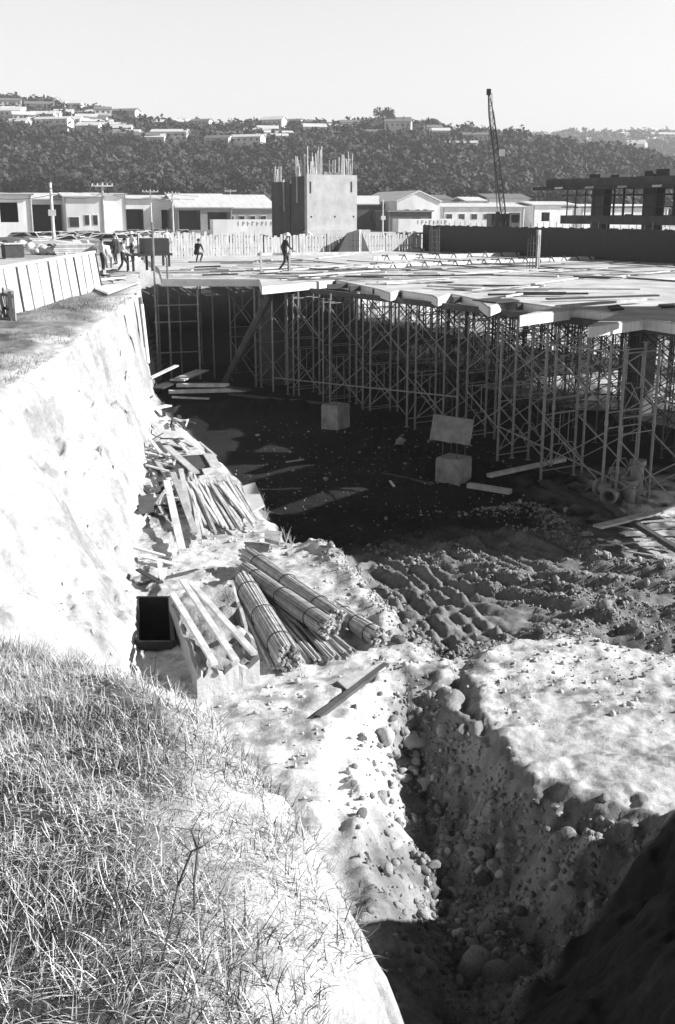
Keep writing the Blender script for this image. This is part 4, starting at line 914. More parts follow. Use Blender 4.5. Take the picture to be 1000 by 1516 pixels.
t = thing('shade_stack', 'unseen stack added to close gaps in the floor shadow', 'stack', (10.5, 25.75, .002))  # added out of view to fill lit gaps in the deck's shadow
def strip(prof, name, m_, wx=2.6):
    mb = MB(); n_ = len(prof); mb.add([(0,y,a) for y,a,b in prof]+[(0,y,b) for y,a,b in prof]+[(wx,y,a) for y,a,b in prof]+[(wx,y,b) for y,a,b in prof],
        [(i,n_+i,n_+i+1,i+1) for i in range(n_-1)]+[(2*n_+i,2*n_+i+1,3*n_+i+1,3*n_+i) for i in range(n_-1)]+[(n_+i,3*n_+i,3*n_+i+1,n_+i+1) for i in range(n_-1)]+[(i,i+1,2*n_+i+1,2*n_+i) for i in range(n_-1)]+[(0,2*n_,3*n_,n_),(n_-1,2*n_-1,4*n_-1,3*n_-1)]); return mb.build(name, m_, t)
strip([(0,0,2.28),(2.8,0,1.05),(2.81,0,2.95),(3.75,0,2.95),(5.65,0,1.95),(5.66,0,3.5),(7.4,0,3.6)], 'shade_profile', M['timber'])  # top outline cut so the deck's fins keep their sun
strip([(0,2.78,3.4),(2.7,1.7,3.4)], 'shade_sheet', M['timber_dark'], .06)  # upper strip adds shade, leaving a slit of sun below
for y in (.1, 2.4): mb = MB(); mb.box(.065,y,2.4 if y < 1 else 1.3,.15,y+.1,3.3); mb.build('post', M['timber'], t)
# material stacks standing on the open ground between the hoarding and the cars
random.seed(44)
for i, (x, y, k) in enumerate([(12,366,0),(30,372,1),(52,362,2),(70,368,0),(92,364,1),(112,370,2),(134,372,0),(60,380,1),(20,386,2),(150,368,1),(205,370,0),(222,362,2),(214,380,1),(165,380,2),(110,380,0),(240,352,1),(270,352,2),(300,349,0)]):
    p = G(x, y, -.6 if y < 362 else -.4); p.z = H(p.x, p.y); rz = random.uniform(-.4,.6); kind = ['stack of pale boards','heap of pale rubble','dark crate'][k]
    t = thing(['board_stack','rubble_heap','crate'][k], kind+' on the open ground beyond the hoarding', ['stack','heap','crate'][k], p, rz, kind+'s beyond the hoarding')
    if k == 0:
        for j in range(6): mb = MB(); mb.box(-1.4+random.uniform(-.15,.15),-.5,.13*j,1.4+random.uniform(-.15,.15),.5+random.uniform(-.1,.1),.13*j+.11); mb.build('board', M['timber'], t)
    elif k == 1:
        for j in range(7): o = bpy.data.objects.new('lump', random.choice(rocks)); COL.objects.link(o); o.parent = t; s_ = random.uniform(.3,.6); o.scale = (s_,s_,s_*.8); o.location = (random.gauss(0,.6),random.gauss(0,.4),random.uniform(.1,.4))
    else:
        mb = MB(); mb.box(-.6,-.5,.1,.6,.5,.9); mb.build('side', M['timber_dark'], t); mb = MB(); mb.box(-.66,-.56,.902,.66,.56,.97); mb.build('lid', M['timber'], t)
        for y_ in (-.4,0,.4): mb = MB(); mb.box(-.6,y_-.05,0,.6,y_+.05,.098); mb.build('skid', M['timber'], t)
# boards lying on the sunlit ground behind the scaffolding
for i in range(130):
    a = random.uniform(-2,34); b = random.uniform(8 if a < 13 else 17, 30); p = D(a,b); p.z = H(p.x,p.y)+random.uniform(.03,.3); th = random.uniform(0,3.14); L = random.uniform(.8,3.2); d = Vector((math.cos(th)*L,math.sin(th)*L,random.uniform(-.1,.5)))
    mb = MB(); mb.beam(-d/2,d/2,random.uniform(.08,.3),.05); dk = i%2; solo('loose_board', mb, M['black'] if dk else M['timber'], ('dark' if dk else 'pale')+' board on the sunlit ground behind the scaffolding', 'board', p, group='boards strewn behind the scaffolding')
# ------------------------------------------------------------------ buildings behind the site
ZG = -.6
def windows(t, wlist, m_frame='white'):
    for x0, z0, x1, z1, y in wlist:
        mb = MB(); mb.box(x0-.06,y-.05,z0-.06,x1+.06,y-.003,z1+.06); f = mb.build('window', M[m_frame], t)
        mb = MB(); mb.box(x0,y-.08,z0,x1,y-.052,z1); mb.build('pane', M['glass'], f)
def shed(x0, x1, ytop, Y, depth, label, wall='white', roofm='roof', pitch=0, openings=(), wins=(), rz=0, ov=.25, name='factory_shed', cat='building', axis='x', par=None):
    """x0,x1 photo columns of the front, ytop its eaves; openings = dark recesses (x0,x1,z0,z1 as fractions)"""
    a = AT(x0, 310, Y); b = AT(x1, 310, Y); top = AT(x0, ytop+4, Y).z; W = b.x-a.x; Hh = top-ZG
    t = thing(name, label, cat, (a.x, Y, ZG), rz or .3)
    # wall with recesses: build strips between openings
    ops = sorted(openings); mb = MB(); x = 0
    for o0, o1, z0, z1 in ops:
        mb.box(x,0,0,o0*W,.25,Hh)
        if z0 > 0: mb.box(o0*W,0,0,o1*W,.25,z0*Hh)
        if z1 < 1: mb.box(o0*W,0,z1*Hh,o1*W,.25,Hh)
        x = o1*W
    mb.box(x,0,0,W,.25,Hh); mb.box(0,.25,0,.25,depth,Hh); mb.box(W-.25,.25,0,W,depth,Hh); mb.box(.25,depth-.25,0,W-.25,depth,Hh)
    if pitch and axis == 'y': mb.add([(0,0,Hh),(W,0,Hh),(W/2,0,Hh+pitch),(0,.25,Hh),(W,.25,Hh),(W/2,.25,Hh+pitch)],[(0,1,2),(4,3,5),(0,2,5,3),(1,4,5,2)])
    mb.build('wall', M[wall], t)
    if ops:
        mb = MB()
        for o0, o1, z0, z1 in ops: mb.box(o0*W+.02,2.6,z0*Hh,o1*W-.02,2.7,z1*Hh)
        mb.build('bay_backing', M['black'], t)  # black panel set back in each bay for the dark interior
    mb = MB()
    if axis == 'x': mb.add([(-ov,-ov,Hh+.002),(W+ov,-ov,Hh+.002),(W+ov,depth/2,Hh+pitch+.002),(-ov,depth/2,Hh+pitch+.002),(-ov,depth+ov,Hh+.002),(W+ov,depth+ov,Hh+.002),
        (-ov,-ov,Hh+.22),(W+ov,-ov,Hh+.22),(W+ov,depth/2,Hh+pitch+.22),(-ov,depth/2,Hh+pitch+.22),(-ov,depth+ov,Hh+.22),(W+ov,depth+ov,Hh+.22)],
        [(0,3,2,1),(3,4,5,2),(6,7,8,9),(9,8,11,10),(0,1,7,6),(4,10,11,5),(0,6,9,3),(3,9,10,4),(1,2,8,7),(2,5,11,8)])
    else: mb.add([(-ov,-ov,Hh+.002),(-ov,depth+ov,Hh+.002),(W/2,depth+ov,Hh+pitch+.002),(W/2,-ov,Hh+pitch+.002),(W+ov,depth+ov,Hh+.002),(W+ov,-ov,Hh+.002),
        (-ov,-ov,Hh+.2),(-ov,depth+ov,Hh+.2),(W/2,depth+ov,Hh+pitch+.2),(W/2,-ov,Hh+pitch+.2),(W+ov,depth+ov,Hh+.2),(W+ov,-ov,Hh+.2)],
        [(0,1,2,3),(3,2,4,5),(6,9,8,7),(9,11,10,8),(0,3,9,6),(3,5,11,9),(1,7,8,2),(2,8,10,4),(0,6,7,1),(5,4,10,11)])
    mb.build('roof', M[roofm], t)
    if axis == 'x':
        mb = MB(); mb.box(-ov,-ov-.14,Hh-.02,W+ov,-ov-.003,Hh+.12); mb.build('gutter', M['grey'], t)
        for fx in (.02, .98): mb = MB(); mb.box(fx*W-.05,-.12,0,fx*W+.05,-.02,Hh-.05); mb.build('downpipe', M['grey'], t)
    windows(t, [(q[0]*W,q[1]*Hh,q[2]*W,q[3]*Hh,0) for q in wins])
    return t
shed(-60,44,284,112,8,'white block-like building at the far left edge of the picture', openings=((.55,.8,.45,.85),))
shed(38,100,292,150,12,'shed with a large dark open bay beside the left-hand white building', openings=((.04,.97,.0,.88),), pitch=.8)
shed(96,152,288,146,14,'pale factory unit with blank white front left of the second power pole','offwhite', pitch=.5, wins=((.1,.25,.35,.5),(.5,.3,.62,.55),(.72,.3,.84,.55)))
shed(153,186,284,150,10,'narrow white block just right of the second power pole')
shed(184,262,291,165,14,'long low white factory with dark loading bays', openings=((.03,.36,.0,.72),(.7,.95,.0,.7)), pitch=.5)
shed(262,345,304,160,16,'open-sided shed with white sheet roof and dark front','grey', openings=((.03,.42,.0,.92),(.55,.97,.0,.85)), pitch=1.9)
shed(330,412,305,172,18,'long white-roofed shed running behind the concrete tower','grey', pitch=2.0, wins=((.1,.4,.2,.7),(.3,.4,.4,.7),(.5,.4,.6,.7),(.7,.4,.8,.7)))
shed(520,590,299,190,18,'shed with pale roof and dark front right of the concrete tower','timber_dark', pitch=1.4, openings=((.45,.6,.3,.7),))
shed(588,657,295,186,20,'white gabled shed with small windows right of the concrete tower', pitch=1.7, axis='y', wins=((.2,.45,.28,.75),(.45,.5,.52,.75),(.62,.6,.7,.75)))
shed(575,645,309,178,6,'low dark lean-to in front of the white gabled shed','timber_dark','roof_dark', openings=((.55,.75,.2,.7),))
shed(655,790,303,205,10,'long low pale factory wall behind the crane','offwhite', pitch=.6, wins=((.05,.45,.12,.7),(.2,.45,.27,.7),(.35,.45,.42,.7),(.5,.45,.57,.7)), openings=((.8,.92,0,.7),))
shed(632,672,291,240,9,'small pale building behind the long low factory wall','offwhite','roof_dark', pitch=.8)
shed(690,722,294,245,9,'small white house left of the crane jib','white','roof', pitch=.8)
shed(722,790,290,260,10,'white building with grey roof behind the crane','white','roof_dark', pitch=1.0)
shed(790,860,300,215,10,'white factory wall seen through the concrete frame at right','white', pitch=.6, openings=((.2,.4,.3,.7),))
shed(860,1010,304,220,10,'long white factory at the right edge seen through the frame','white', pitch=.6, openings=((.5,.6,.3,.7),))
shed(-40,60,298,240,10,'low pale building far behind the left-hand white block','offwhite', pitch=1)
# long white trailer-like walls with illegible lettering
def trailer(x0, x1, y0, y1, Y, label, lx):
    a = AT(x0, y1, Y); b = AT(x1, y0, Y); t = thing('lorry_trailer', label, 'trailer', (a.x, Y, ZG), .25); W = b.x-a.x; z0 = .75; z1 = b.z-ZG
    mb = MB(); mb.box(0,0,z0,W,2.4,z1); mb.build('body', M['white'], t)
    mb = MB(); mb.box(.4,.2,z0-.2,W-.4,2.2,z0-.003); mb.build('chassis', M['black'], t)
    for x in (.9, 2.0, W-1.2):
        for y in (.0, 2.1): mb = MB(); mb.tube((x,y,.45),(x,y+.3,.45),.45,14); mb.build('wheel', M['rubber'], t)
    mb = MB(); x = lx*W; rs = random.Random(5)
    for i in range(8):
        w_ = .32; hh = .42; zc = z0+(z1-z0)*.62; mb.box(x,-.02,zc,x+.08,-.003,zc+hh)
        if i%2: mb.box(x+.08,-.02,zc+hh-.08,x+w_*.8,-.003,zc+hh)
        if i%3: mb.box(x+.08,-.02,zc+hh/2-.04,x+w_*.7,-.003,zc+hh/2+.04)
        x += w_+.18
    mb.build('lettering', M['grey'], t)
trailer(316,404,325,345,118,'long white trailer with small dark lettering behind the paling fence',.42)
trailer(590,690,324,345,135,'long white trailer with dark lettering right of the concrete tower',.3)
# building frame on the right
fa = D(22, 48, ZG); t = thing('building_frame', 'dark concrete building frame under construction with props at the right edge', 'building frame', (0,0,0))
def frame_box(a0, b0, a1, b1, z0, z1, name, m_):
    mb = MB(); ps = [D(a0,b0), D(a1,b0), D(a1,b1), D(a0,b1)]; mb.prism([(p.x,p.y) for p in ps][::-1], z0, z1); return mb.build(name, m_, t)
FB = 42.0
frame_box(12, FB, 50, FB+22, 4.5, 5.15, 'roof_slab', M['concrete_dark']); frame_box(12, FB+.8, 49, FB+21, 1.7, 2.35, 'floor_slab', M['concrete_dark'])
frame_box(12, FB-1.0, 50.5, FB-.002, 4.3, 4.55, 'edge_beam', M['timber_dark'])
for k in range(7):
    a = 13+k*5.3; frame_box(a, FB+1.2, a+1.25, FB+2.1, -.6, 1.698, 'column', M['concrete_dark']); frame_box(a, FB+1.2, a+1.25, FB+2.1, 2.352, 4.498, 'column', M['concrete_dark']); frame_box(a, FB+10, a+.7, FB+10.7, 2.352, 4.498, 'column', M['concrete_dark'])
for k in range(74):
    a = 12.5+(k//2)*1.0; b = FB+.9+(k%2)*3.3+.1*random.random(); p = D(a,b,2.35); mb = MB(); mb.tube(p, p+Vector((0,0,2.15)), .055, 5); mb.build('prop', M['rust'], t)
frame_box(12, FB+15, 33, FB+15.3, 2.352, 4.498, 'rear_screen', M['black']); frame_box(12, FB+.9, 17, FB+1.1, 2.352, 4.498, 'side_screen', M['black'])
for zz in (3.0, 3.9):
    for b in (FB+.85, FB+4.2): p = D(12.5,b,zz); q = D(49,b,zz); mb = MB(); mb.tube(p, q, .045, 5); mb.build('prop_ledger', M['rust'], t)
for k in range(11): a = 14+k*3.3; frame_box(a, FB-1.15, a+.8, FB-1.002, 4.35, 4.5, 'outrigger', M['timber'])
for a, w_, h_ in ((47,1.2,.8),(45,.9,.6),(40,1.3,1.2),(41.6,.8,1.0),(27,1.1,.8),(34,1.6,.4)): frame_box(a, FB+3, a+w_, FB+4, 5.153, 5.15+h_*.5, 'roof_box', M['black'])
frame_box(13, FB-3.5, 55, FB-2.2, -.6, .1, 'kerb_form', M['timber'])
# ------------------------------------------------------------------ crane
cb = AT(744, 332, 118); t = thing('crawler_crane', 'lattice boom crane standing beyond the deck, its jib high above the hill', 'crane', (cb.x, 118, ZG))
tip = AT(724, 137, 113)-Vector((cb.x,118,ZG)); ft = Vector((.1,-1.2,1.8)); dirn = (tip-ft).normalized(); sd_ = dirn.cross(Vector((0,1,0))).normalized(); up_ = sd_.cross(dirn)
mb = MB(); N = 22; hw = .24
def cnr(f, i):
    w_ = hw*min(1, f*6+.25, (1-f)*5+.2); sgn = ((-1,-1),(1,-1),(1,1),(-1,1))[i]; return ft+(tip-ft)*f+sd_*(w_*sgn[0])+up_*(w_*sgn[1])
for k in range(N):
    for i in range(4):
        mb.tube(cnr(k/N,i), cnr((k+1)/N,i), .04, 4); mb.tube(cnr(k/N,i), cnr((k+1)/N,(i+1)%4), .018, 4)
        if k: mb.tube(cnr(k/N,i), cnr(k/N,(i+1)%4), .018, 4)
mb.build('boom', M['black'], t)
mb = MB(); mb.box(tip.x-.2,tip.y-.2,tip.z-.2,tip.x+.2,tip.y+.2,tip.z+.35); mb.build('boom_head', M['black'], t)
mb = MB(); mb.tube(tip, (tip.x+1.2,tip.y-1,3.2), .025, 4); mb.tube(tip+Vector((.3,0,0)), (-.4,1.8,3.6), .03, 4); mb.build('hoist_rope', M['black'], t)
mb = MB(); mb.box(tip.x+1.0,tip.y-1.15,2.6,tip.x+1.4,tip.y-.85,3.2); mb.build('hook_block', M['black'], t)
c_ = ft+(tip-ft)*.56; mb = MB(); mb.box(c_.x+.2,c_.y-.7,c_.z-.3,c_.x+.8,c_.y-.6,c_.z+.35); mb.build('sign_board', M['white'], t)
mb = MB(); mb.box(-1.3,-1.2,1.3,1.3,2.6,3.0); mb.build('engine_house', M['black'], t); mb = MB(); mb.box(.5,-2.2,1.3,1.5,-1.202,3.1); cab = mb.build('cab', M['grey'], t)
mb = MB(); mb.box(.6,-2.23,2.1,1.4,-2.203,2.9); mb.build('window', M['glass'], cab)
for x in (-1.6, 1.0):
    mb = MB(); pts_ = [(-2.3+.35*math.cos(q),.5+.5*math.sin(q)) for q in np.linspace(math.pi/2,1.5*math.pi,7)]+[(2.3+.35*math.cos(q),.5+.5*math.sin(q)) for q in np.linspace(-math.pi/2,math.pi/2,7)]
    vs = [(x,p[0],p[1]) for p in pts_]+[(x+.7,p[0],p[1]) for p in pts_]; n_ = len(pts_); mb.add(vs, [tuple(range(n_)), tuple(range(2*n_-1,n_-1,-1))]+[(i,(i+1)%n_,n_+(i+1)%n_,n_+i) for i in range(n_)]); mb.build('track', M['black'], t)
# ------------------------------------------------------------------ power poles
def pole(px, ytop, Y, label, arms=True, r=.16):
    p = AT(px, 340, Y); p.z = ZG; top = AT(px, ytop, Y).z-ZG; t = thing('power_pole', label, 'power pole', p, .2, 'power poles along the road')
    mb = MB(); mb.tube((0,0,0),(0,0,top),r,8,r*.65); mb.build('shaft', M['timber'], t)
    if arms:
        for z in (top-.35, top-1.1): mb = MB(); mb.box(-1.0,-.22,z,1.0,-.1,z+.12); mb.build('crossarm', M['timber'], t)
        for x in (-.9,-.45,.45,.9): mb = MB(); mb.tube((x,-.16,top-.228),(x,-.16,top-.08),.05,6); mb.build('insulator', M['white'], t)
    else: mb = MB(); mb.box(-.3,-.3,top-2.6,.3,-.17,top-2.1); mb.build('meter_box', M['white'], t)
pole(79,270,92,'pale power pole with a box, leftmost, in front of the dark open bay',False)
pole(155,270,105,'power pole standing between the pale factory and the white block')
pole(225,280,140,'thin power pole in front of the long low white factory',r=.12)
pole(257,283,150,'power pole at the left end of the open-sided shed',r=.12)
pole(567,295,150,'slim pole in front of the shed right of the concrete tower',False,.1)
pole(343,280,200,'distant pole behind the white-roofed shed',r=.1)
# overhead wires sagging between the poles
wp = [(-60,268,85),(79,272,92),(155,271,105),(225,281,140),(257,284,150),(343,281,200)]
for off in (0, .5):
    for i in range(len(wp)-1):
        p = AT(*wp[i])-Vector((0,0,.3+off)); q = AT(*wp[i+1])-Vector((0,0,.3+off)); mb = MB(); last = Vector((0,0,0))
        for k in range(1, 9): f = k/8; r = (q-p)*f-Vector((0,0,.9*4*f*(1-f)*.5)); mb.tube(last, r, .02, 4, cap=False); last = r
        solo('overhead_wire', mb, M['black'], ('upper' if off == 0 else 'lower')+' overhead wire strung along the power poles, %s span from the left' % ORD[i], 'wire', p)
# ------------------------------------------------------------------ cars
def make_car():
    t = thing('parked_car', 'x', 'car', group='cars parked beyond the hoarding'); 
    prof = [(-2.1,.35),(-2.15,.75),(-1.5,.9),(-1.0,.95),(-.55,1.38),(.75,1.4),(1.35,.98),(2.05,.9),(2.15,.5),(2.1,.35)]
    def ext(pr, w0, w1, name, m_, par):
        mb = MB(); n_ = len(pr); mb.add([(x,-(w0 if z < .96 else w1),z) for x,z in pr]+[(x,(w0 if z < .96 else w1),z) for x,z in pr], [tuple(range(n_)), tuple(range(2*n_-1,n_-1,-1))]+[(i,n_+i,n_+(i+1)%n_,(i+1)%n_) for i in range(n_)]); return mb.build(name, m_, par)
    b = ext(prof, .82, .66, 'body', M['car1'], t)
    mb = MB()
    for s in (-1,1): mb.add([(-.85,s*.80,.99),(1.15,s*.80,.99),(.7,s*.685,1.33),(-.5,s*.685,1.33)],[(0,1,2,3) if s > 0 else (3,2,1,0)])
    mb.add([(-1.03,-.7,.99),(-1.03,.7,.99),(-.62,.6,1.34),(-.62,-.6,1.34)],[(3,2,1,0)]); mb.add([(1.36,-.7,1.0),(1.36,.7,1.0),(.84,.6,1.36),(.84,-.6,1.36)],[(0,1,2,3)]); mb.build('windows', M['glass'], b)
    for x in (-1.3,1.3):
        for y in (-.72,.72):
            mb = MB(); mb.tube((x,y-.1,.32),(x,y+.1,.32),.32,16); w_ = mb.build('wheel', M['rubber'], t); mb = MB(); mb.tube((x,y-.11,.32),(x,y+.11,.32),.17,12); mb.build('rim', M['steel'], w_)
    for x, nm in ((-2.16,'headlight'),(2.15,'tail_light')):
        for y in (-.62,.62): mb = MB(); mb.box(x-.02,y-.1,.58,x+.02,y+.1,.74); mb.build(nm, M['white'], t)
    return t
car = make_car(); car.scale = (.85,.85,.85); spots = [(28,352,98,.1),(50,350,100,2.9),(66,352,104,.2),(84,347,110,3.0),(100,352,104,.3),(118,346,112,.1),(126,353,100,.2),(136,346,118,2.8),(96,358,86,.15),(178,347,120,.2),(196,340,130,.1),(212,344,124,1.2),(226,338,138,.3),(244,343,128,2.9),(206,352,108,.6),(188,357,96,.3),(146,358,92,.2),(172,362,90,2.6),(270,338,130,.1),(236,350,112,.4)]
wd = ['at the far left edge','just right of the leftmost car','left of the first power pole','near the first power pole','under the dark open bay','below the pale factory']
for i, (x, y, Y, rz) in enumerate(spots):
    p = AT(x, y, Y); p.z = H(p.x, p.y)+.01; lab = '%s parked car counted from the left of the picture, beyond the hoarding' % (ORD[sorted(range(len(spots)), key=lambda k: spots[k][0]).index(i)] if sorted(range(len(spots)), key=lambda k: spots[k][0]).index(i) < 20 else ['twenty-first','twenty-second'][sorted(range(len(spots)), key=lambda k: spots[k][0]).index(i)-20])
    if i == 0: car.location = p; car.rotation_euler = (0,0,rz); car['label'] = lab
    else: dup(car, p, rz, lab)

# ------------------------------------------------------------------ hill
RIDGE = [(-400,164),(0,170),(100,178),(160,188),(200,196),(300,204),(400,204),(500,206),(570,200),(620,208),(700,216),(760,222),(820,232),(880,240),(960,250),(1100,262),(1400,285)]
rx = [r[0] for r in RIDGE]; ry = [r[1] for r in RIDGE]
Y0, Y1 = 300, 560
def hill_h(X, Y):
    u = X/Y*1610+500; topz = (310-np.interp(u, rx, ry))/1610*Y1*.97
    base = np.interp(u, [400,900,1100], [Y0,Y0+20,Y0+60]); s = np.clip((Y-base)/(Y1-base), 0, 1.6)
    z = -.7+(topz+3.5)*(np.where(s < 1, (.62*s+.38*s*s*(3-2*s)), 1-.55*(s-1)))
    return np.maximum(z + 3.0*fbm(X, Y, 60, 4, 81)*np.clip(s*3,0,1), -.7)
def sheetmesh(name, xs_, ys_, f, m_):
    X, Y = np.meshgrid(xs_, ys_); Zz = f(X, Y); me = bpy.data.meshes.new(name); me.vertices.add(X.size); me.vertices.foreach_set('co', np.stack([X,Y,Zz],-1).astype(np.float32).ravel())
    ix = np.arange(X.size).reshape(X.shape); fill_quads(me, np.stack([ix[:-1,:-1],ix[:-1,1:],ix[1:,1:],ix[1:,:-1]],-1).reshape(-1,4)); me.materials.append(m_); o = bpy.data.objects.new(name, me); COL.objects.link(o); tag(o, kind='structure')
    me.polygons.foreach_set('use_smooth', [True]*len(me.polygons)); return o
sheetmesh('hill', np.arange(-420,430,5.), np.arange(285,880,5.), hill_h, M['hill'])
def far_h(X, Y):
    u = X/Y*1610+500; topz = (310-np.interp(u, [-500,600,800,880,960,1000,1300], [235,222,216,214,213,208,205]))/1610*1500; s = np.clip((Y-900)/600, 0, 1.5)
    return np.where(s < 1, -1+topz*s*s*(3-2*s), topz*(1-.4*(s-1)))+6*fbm(X, Y, 130, 4, 83)*np.clip(s*3,0,1)-1
sheetmesh('far_hill', np.arange(-900,1300,16.), np.arange(900,1800,16.), far_h, M['farhill'])
# foliage clusters
def foliage(name, C, R, m_, nq=60, par=None, q=.34):
    """many leaf-clump triangles spread through each crown"""
    n_ = len(C); k = nq; d = RNG.normal(0,1,(n_,k,3)); d /= np.linalg.norm(d,axis=2,keepdims=True); rad = RNG.uniform(.35,1.0,(n_,k,1))**.6
    lob = 1+.28*np.sin(d[:,:,0:1]*4+RNG.uniform(0,6,(n_,1,1)))*np.cos(d[:,:,1:2]*3+RNG.uniform(0,6,(n_,1,1)))
    c = C[:,None,:]+d*rad*lob*R[:,None,None]*np.array([1,1,.8]); s = (R[:,None,None]*q)*RNG.uniform(.5,1.3,(n_,k,1))
    a = RNG.normal(0,1,(n_,k,3)); a /= np.linalg.norm(a,axis=2,keepdims=True); b = np.cross(a, d+.01); b /= np.linalg.norm(b,axis=2,keepdims=True)
    V = np.stack([c-a*s-b*s*.6, c+a*s-b*s*.5, c+a*s*.7+b*s*.8, c-a*s*.8+b*s*.6], 2).reshape(-1,3)
    me = bpy.data.meshes.new(name); me.vertices.add(len(V)); me.vertices.foreach_set('co', V.astype(np.float32).ravel()); fill_quads(me, np.arange(len(V)).reshape(-1,4)); me.materials.append(m_)
    o = bpy.data.objects.new(name, me); COL.objects.link(o)
    if par: o.parent = par
    return o
def scatter_wood(N, ymin, ymax, hf, rr, umax, dens):
    Y = ymin+(ymax-ymin)*RNG.uniform(0,1,N)**.9; u = RNG.uniform(-60, umax, N); X = (u-500)/1610*Y; z = hf(X, Y); k = dens(X, Y, u); X, Y, z = X[k], Y[k], z[k]; R = RNG.uniform(*rr, len(X)); return np.stack([X,Y,z+R*.7],-1), R
C, R = scatter_wood(4600, 292, 575, hill_h, (2.2,5.2), 1060, lambda X,Y,u: (hill_h(X,Y) > 0)&(RNG.uniform(0,1,len(X)) < np.where(Y > 480, .55, .95)))
half = RNG.uniform(0,1,len(C)) < .72
tag(foliage('woodland', C[half], R[half], M['leaf'], 150, q=.17), 'dark eucalypt woodland covering the hillside', 'woodland', kind='stuff')
tag(foliage('woodland', C[~half], R[~half], M['leaf2'], 130, q=.17), 'paler scrub and young trees mixed into the hillside woodland', 'woodland', kind='stuff')
C, R = scatter_wood(2200, 960, 1500, far_h, (6,11), 1060, lambda X,Y,u: (u > 600))
tag(foliage('far_woodland', C, R, M['leaf2'], 60, q=.2), 'hazy distant trees on the far ridge at right', 'woodland', kind='stuff')
def tree(px, py, Y, hgt, wid, label, m_='leaf', n_cl=26):
    p = AT(px, py, Y); p.z = max(float(hill_h(np.array([p.x]),np.array([Y]))[0]) if Y > 290 else ZG, ZG)-.2
    t = thing('tree', label, 'tree', p, 0, 'single trees along the foot of the hill'); mb = MB(); mb.tube((0,0,0),(wid*.03,0,hgt*.55),.3,7,.16)
    for k in range(5): th = k*1.3; mb.tube((wid*.02,0,hgt*.4),(math.cos(th)*wid*.3,math.sin(th)*wid*.3,hgt*.75),.12,5,.05)
    mb.build('trunk', M['bark'], t)
    C_ = np.array([(random.gauss(0,wid*.2),random.gauss(0,wid*.2),hgt*random.uniform(.35,.92)) for _ in range(n_cl)]); R_ = RNG.uniform(wid*.1,wid*.22,n_cl); foliage('crown', C_, R_, M[m_], 110, t, .16)
for a in [(115,285,285,11,13,'broad dark tree behind the pale factory'),(245,270,290,13,15,'rounded pale tree on the lower slope above the long factory','leaf2'),(365,262,300,14,15,'large pale tree low on the hill left of the concrete tower','leaf2'),(300,280,280,9,12,'dark tree above the open-sided shed'),(60,285,285,12,14,'dark tree behind the shed with the open bay'),
          (680,292,275,9,13,'round pale tree right of the white gabled shed','leaf2'),(600,285,290,11,11,'dark tree behind the white gabled shed'),(740,290,285,8,12,'dark tree behind the crane'),(10,285,285,11,12,'dark tree at the far left above the white block'),(185,285,285,10,12,'dark tree above the narrow white block'),
          (550,282,290,10,12,'dark tree directly right of the concrete tower'),(830,292,290,8,12,'tree showing left of the concrete frame roof'),(640,190,560,8,12,'tree standing up on the skyline right of the middle'),(572,186,560,10,12,'tallest tree on the skyline in the middle')]:
    tree(*a)
# houses on the ridge
def make_house(W, Dp, Hh, ph, wall, roofm, label, floors=1):
    t = thing('hill_house', label, 'house', group='houses on the hill'); mb = MB(); mb.box(0,0,-4,W,Dp,Hh); mb.add([(0,0,Hh),(0,Dp,Hh),(0,Dp/2,Hh+ph),(W,0,Hh),(W,Dp,Hh),(W,Dp/2,Hh+ph)],[(0,1,2),(4,3,5)]); mb.build('wall', M[wall], t)
    mb = MB(); o_ = .5; mb.add([(-o_,-o_,Hh-.1),(W+o_,-o_,Hh-.1),(W+o_,Dp/2,Hh+ph+.1),(-o_,Dp/2,Hh+ph+.1),(-o_,Dp+o_,Hh-.1),(W+o_,Dp+o_,Hh-.1),(-o_,-o_,Hh+.1),(W+o_,-o_,Hh+.1),(W+o_,Dp/2,Hh+ph+.3),(-o_,Dp/2,Hh+ph+.3),(-o_,Dp+o_,Hh+.1),(W+o_,Dp+o_,Hh+.1)],
        [(0,3,2,1),(3,4,5,2),(6,7,8,9),(9,8,11,10),(0,1,7,6),(4,10,11,5),(0,6,9,3),(3,9,10,4),(1,2,8,7),(2,5,11,8)]); mb.build('roof', M[roofm], t)
    nw = max(2, int(W/3)); windows(t, [(W*(i+.3)/nw, 1.0+fl*2.8, W*(i+.7)/nw, 2.1+fl*2.8, 0) for i in range(nw) for fl in range(floors)]); return t
protos = [make_house(12,8,3,1.8,'white','roof','x'), make_house(15,8,3.2,1.5,'offwhite','roof_dark','x'), make_house(10,8,5.8,1.6,'white','roof_dark','x',2), make_house(17,7,2.8,1.2,'white','roof','x')]
used = set()
hs = [(8,168,3),(28,176,0),(45,184,0),(22,160,1),(95,160,0),(112,163,0),(98,173,0),(130,172,3),(163,182,2),(135,186,0),(185,172,1),(200,180,0),(236,178,3),(240,189,0),(270,184,0),(318,190,0),(372,200,3),(400,200,0),(352,190,1),(430,186,1),(465,188,1),(405,190,0),(520,190,1),(505,192,3),(560,200,1),(602,189,2),(585,196,1),(655,200,0),(640,196,1),(700,208,1),(60,162,1),(150,170,1),(545,192,1),(300,182,1),(468,200,0)]
nm = ['white low','cream dark-roofed','tall two-storey','long white']
hs += [(random.choice([random.uniform(0,260),random.uniform(0,700)]), 0, random.choice((0,0,3,1,3))) for _ in range(30)]
hs = [(x, (y or np.interp(x, rx, ry)+random.uniform(2,18)), p) for x, y, p in hs]
hso = sorted(range(len(hs)), key=lambda k: hs[k][0])
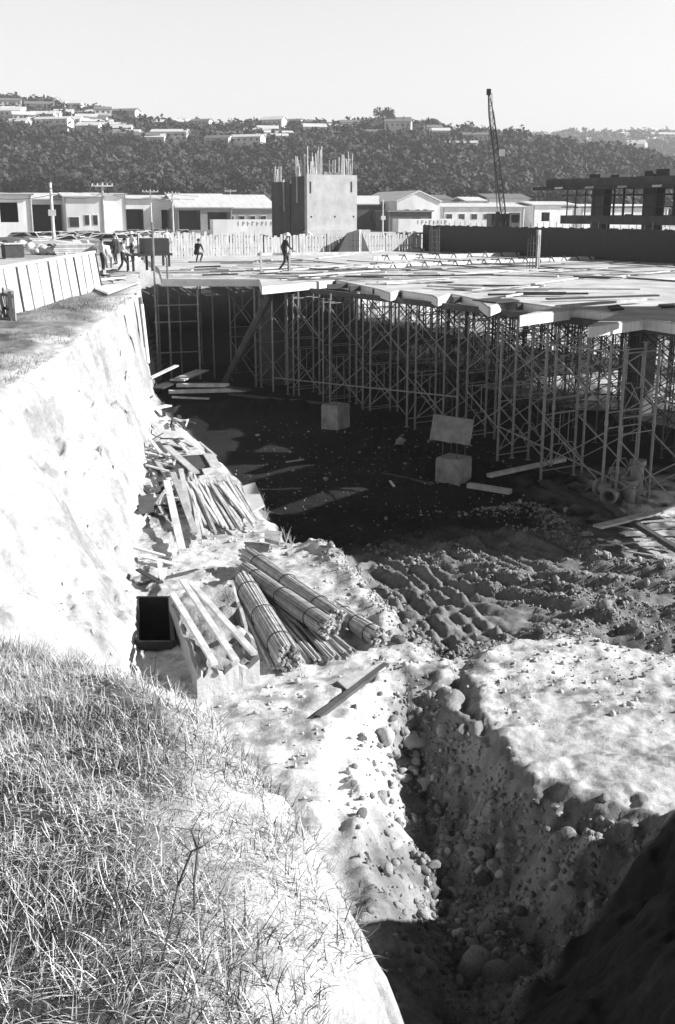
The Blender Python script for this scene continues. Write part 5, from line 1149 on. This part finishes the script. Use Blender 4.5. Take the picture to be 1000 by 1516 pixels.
for r_, k in enumerate(hso):
    x, y, pr = hs[k]
    # walk up the hill until the sight line meets it
    best = None
    for Y in np.arange(420, 566, 3.0):
        p = AT(x, y+8, Y); g = float(hill_h(np.array([p.x]), np.array([Y]))[0])
        if p.z <= g+.5: best = (p.x, Y, g); break
    if best is None: p = AT(x, y, 552); best = (p.x, 552, float(hill_h(np.array([p.x]), np.array([552.]))[0]))
    lab = '%s house on the hill crest, number word %s from the left' % (nm[pr], r_)
    word = nth(r_)
    lab = '%s house on the wooded hill crest, %s counting from the left' % (nm[pr], word)
    loc = (best[0]-5, best[1]-7, best[2]+random.uniform(1.5,4.5)); rz = random.uniform(-.35,.35)
    sc_ = random.uniform(.62,.85)
    if pr not in used: used.add(pr); o = protos[pr]; o.scale = (sc_,)*3; o.location = loc; o.rotation_euler = (0,0,rz); o['label'] = lab
    else: dup(protos[pr], loc, rz, lab, (sc_,)*3)
fh = make_house(26,14,6,3,'white','roof','small far house on the distant right-hand ridge'); fh['group'] = 'houses on the far ridge'
for k in range(46):
    u = random.uniform(830,1010); Y = random.uniform(1150,1480); X = (u-500)/1610*Y; z = float(far_h(np.array([X]),np.array([Y]))[0]); s = random.uniform(.5,.9)
    if k == 0: fh.location = (X,Y,z+3); fh.scale = (s,s,s)
    else: dup(fh, (X,Y,z+random.uniform(1,7)), random.uniform(-.6,.6), None, (s,s,s))

# ------------------------------------------------------------------ air
mb = MB(); mb.box(-1500, -30, -12, 2000, 2600, 170); hz = mb.build('haze', [], None) if False else None
hm = bpy.data.materials.new('haze'); hm.use_nodes = True; hn = hm.node_tree; hn.nodes.clear(); ho = hn.nodes.new('ShaderNodeOutputMaterial'); pv = hn.nodes.new('ShaderNodeVolumePrincipled')
pv.inputs['Color'].default_value = (.92,.92,.92,1); pv.inputs['Density'].default_value = .00033; hn.links.new(pv.outputs[0], ho.inputs['Volume'])
hz = mb.build('haze', hm); tag(hz, kind='stuff')
# ------------------------------------------------------------------ labels of look-alikes: say which one by its place
same = {}
for o in S.objects:
    if o.parent is None and o.get('label') and o.get('group'): same.setdefault(o['label'], []).append(o)
for lab, os_ in same.items():
    if len(os_) < 2: continue
    vert = 'cobble' in lab or 'bedded' in lab
    os_.sort(key=lambda o: -o.location.y if not vert else -o.location.y) if vert else os_.sort(key=lambda o: o.location.x/max(o.location.y, 1))
    for i, o in enumerate(os_): o['label'] = ' '.join(lab.split()[:12])+', '+nth(i)+(' from the top' if vert else ' from the left')
